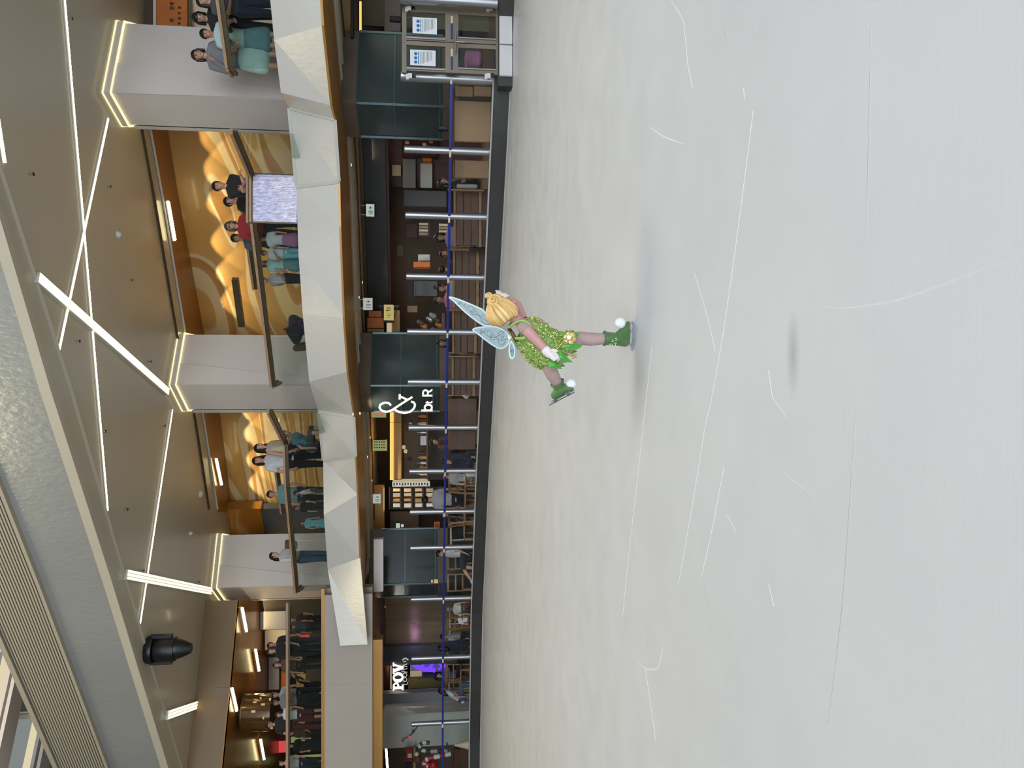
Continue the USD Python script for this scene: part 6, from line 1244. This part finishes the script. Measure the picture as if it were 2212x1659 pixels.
kp('glove', soften(fuse(gf), .004, 2), 'glove_white', smooth=60, label='white glove of the far hand, raised before the forehead')
# wand (held: a thing of its own)
Wd = T('wand', 'short golden wand with a flower-shaped head and white jewel, in the gloved hand', 'wand', rod0)
Wd.part('handle', cat([tube([rod0-gd*.02, rod0+(rod1-rod0)*.5, rod1], [.0055, .0045, .005], 10)]+[trimesh.Trimesh(*vf(m3.Manifold.sphere(.0075, 10).translate(list(rod0+(rod1-rod0)*q))), process=False) for q in (.55, .75, .92)]), 'gold', smooth=60)
hcx = S(1231, 929, -.165)
for i in range(6):
    t = i*math.pi/3+.3; q = hcx+np.array([math.cos(t)*8.2*r, -.003*(i % 2), math.sin(t)*8.2*r]); Wd.part('petal', ell(q, (6.6*r, .006, 6.6*r)), 'gold_matte' if i % 2 else 'gold', smooth=60)
Wd.part('flower_centre', ell(hcx+[0, -.008, 0], (6*r, .01, 6*r)), 'gold', smooth=60); Wd.part('jewel', fuse([ell(S(1229, 930, -.182), (5.5*r, .012, 5*r)), ell(S(1225, 933, -.182), (2*r, .008, 2*r)), ell(S(1234, 933, -.182), (2*r, .008, 2*r))]), 'crystal', smooth=60); Wd.part('trim_loop', cat([tube([S(1222+5*math.cos(t), 922+5*math.sin(t), -.178) for t in np.linspace(0, 6.28, 16)], .003, 6)]), 'gold')

# skates: boot covers with pom-poms, and blades
def boot(shaft_top, ankle, heel, ball, toe, rs, nm_lab):
    """shaft_top/ankle/heel/ball/toe: points; rs radii"""
    m = fuse([hull2(shaft_top, rs[0], ankle, rs[1], 20), hulls([(ankle, rs[1]), (heel, rs[2]), (ball, rs[3])], 18), hulls([(ankle+(ball-ankle)*.35, rs[3]*1.05), (heel, rs[2]), (ball, rs[3])], 18), hulls([(ball, rs[3]), (toe, rs[4])], 16)])
    return m
b1 = boot(S(1311, 928, .01), S(1334, 926, .01), S(1350, 921, .01), S(1351, 946, .01), S(1357, 961, .01), (15*r, 14.5*r, 11.5*r, 10.5*r, 4.2*r), '')
flat = m3.Manifold.cube((2, 2, 1), True).translate([f0[0], SY, S(1362, 930)[2]-.5])
b1 = b1-flat
topcut = m3.Manifold.cube((1, 1, .5), True).translate([f0[0], SY, S(1304.5, 930)[2]+.25]); b1 = b1-topcut
bp_ = kp('boot', soften(b1, .008, 2), 'boot_green', smooth=50, label='green boot cover of the standing foot')
kp('boot_cuff', tube([S(1306, 928, .01)+np.array([math.cos(t)*15.4*r, math.sin(t)*14*r, .003*math.sin(3*t)]) for t in np.linspace(0, 6.283, 25)[:-1]], .0055, 8, closed=True), 'boot_green', parent=bp_, smooth=60)
def pom(c, R0, seed):
    s_ = trimesh.creation.icosphere(4, 1.0); d = np.array(s_.vertices); k = 1+.16*(meshkit.fbm(d*7, 3, seed)-.5)+.10*(meshkit.noise(d*22, seed)-.5); return (np.array(c)+d*R0*k[:, None], np.array(s_.faces))
kp('pompom', pom(S(1339.5, 961, -.005), 12*r, 4), 'pom_white', parent=bp_, smooth=True)
kp('printed_badge', cat([bar(S(1320.5+a, 922-b, -14.2*r), S(1320.5+c, 922-d_, -14.2*r), .003, .0045) for a, b, c, d_ in [(0, 0, 4, 2), (2, -3, 5, 0), (8, -5, 12, -7), (9, -1, 13, -4), (-4, 6, -1, 11), (-1, 5, -4, 11), (2, 5, 2, 12), (6, 4, 12, 4), (9, 4, 9, 13), (6, 13, 12, 13)]]), 'print_pale', parent=bp_, label='pale printed badge on the boot side')
def blade(pl, name_lab, dy, th=.004):
    """pl: shapely polygon in (v,u)"""
    m = trimesh.creation.extrude_polygon(pl, 1.0, engine='earcut'); v = np.array(m.vertices); w = np.array([S(x, y, dy) for x, y in v[:, :2]]); w[:, 1] += (v[:, 2]-.5)*th
    return (w, np.array(m.faces))
z7 = lambda X, Y: (1290+X/15.08, 1659-(670+Y/15.08))
bl_out = Polygon([z7(*q) for q in [(1085, 395), (1140, 360), (1205, 400), (1226, 560), (1222, 760), (1205, 1000), (1185, 1180), (1165, 1312), (1120, 1312), (1105, 1190), (1065, 1160), (1060, 1095), (1085, 640)]])
bl_in = [Polygon([z7(*q) for q in [(1090, 440), (1135, 445), (1155, 500), (1155, 590), (1120, 640), (1088, 650)]]), Polygon([z7(*q) for q in [(1086, 700), (1120, 720), (1148, 770), (1140, 960), (1120, 1060), (1095, 1100), (1068, 1085)]])]
bpoly = bl_out.difference(unary_union(bl_in))
kp('blade', blade(max(getattr(bpoly, 'geoms', [bpoly]), key=lambda q: q.area), '', .01), 'blade_steel', label='steel blade of the standing skate')
# raised skate: toe down, sole to the rear
heel2, toe2 = S(1192, 800, .10), S(1235, 817, .02)
b2 = boot(S(1205, 829, .07), S(1211, 817, .085), S(1200, 805, .095), S(1222, 821, .04), S(1235, 819, .015), (14.5*r, 13.5*r, 10.5*r, 10*r, 5*r), '')
so = unit(toe2-heel2); sn = unit(np.cross(so, [0, -1, 0])); sn = sn if sn[0] < 0 else -sn
b2 = b2.trim_by_plane([float(q) for q in -sn], float(np.dot(-sn, S(1214, 801, .06)+sn*2.*r)))
shaft_n = unit(S(1205, 829, .07)-S(1211, 817, .085))
b2 = b2.trim_by_plane([float(q) for q in -shaft_n], float(np.dot(-shaft_n, S(1203.5, 833, .07))))
bq = kp('boot', soften(b2, .008, 2), 'boot_green', smooth=50, label='green boot cover of the raised foot')
ca = unit(np.cross(shaft_n, [0, 1, 0])); cb = np.cross(shaft_n, ca)
kp('boot_cuff', tube([S(1204, 832, .07)+(ca*math.cos(t)+cb*math.sin(t))*14.8*r for t in np.linspace(0, 6.283, 25)[:-1]], .006, 8, closed=True), 'boot_green', parent=bq, smooth=60)
kp('pompom', pom(S(1233, 830, .03), 11.5*r, 9), 'pom_white', parent=bq, smooth=True)
q0, q1 = S(1187, 784, .12), S(1241, 812, .0)
e = unit(q1-q0); up_b = -sn
kp('blade', cat([bar(q0, q1, .004, 2.6*r, up=up_b), bar(q0+e*.03+up_b*4.6*r, q1-e*.004+up_b*4.2*r, .035, 1.6*r, up=up_b), bar(q0+e*.045, q0+e*.06+up_b*5*r, .006, .02, up=e), bar(q1-e*.05, q1-e*.04+up_b*5*r, .006, .02, up=e)]), 'blade_steel', label='steel blade and sole of the raised skate')
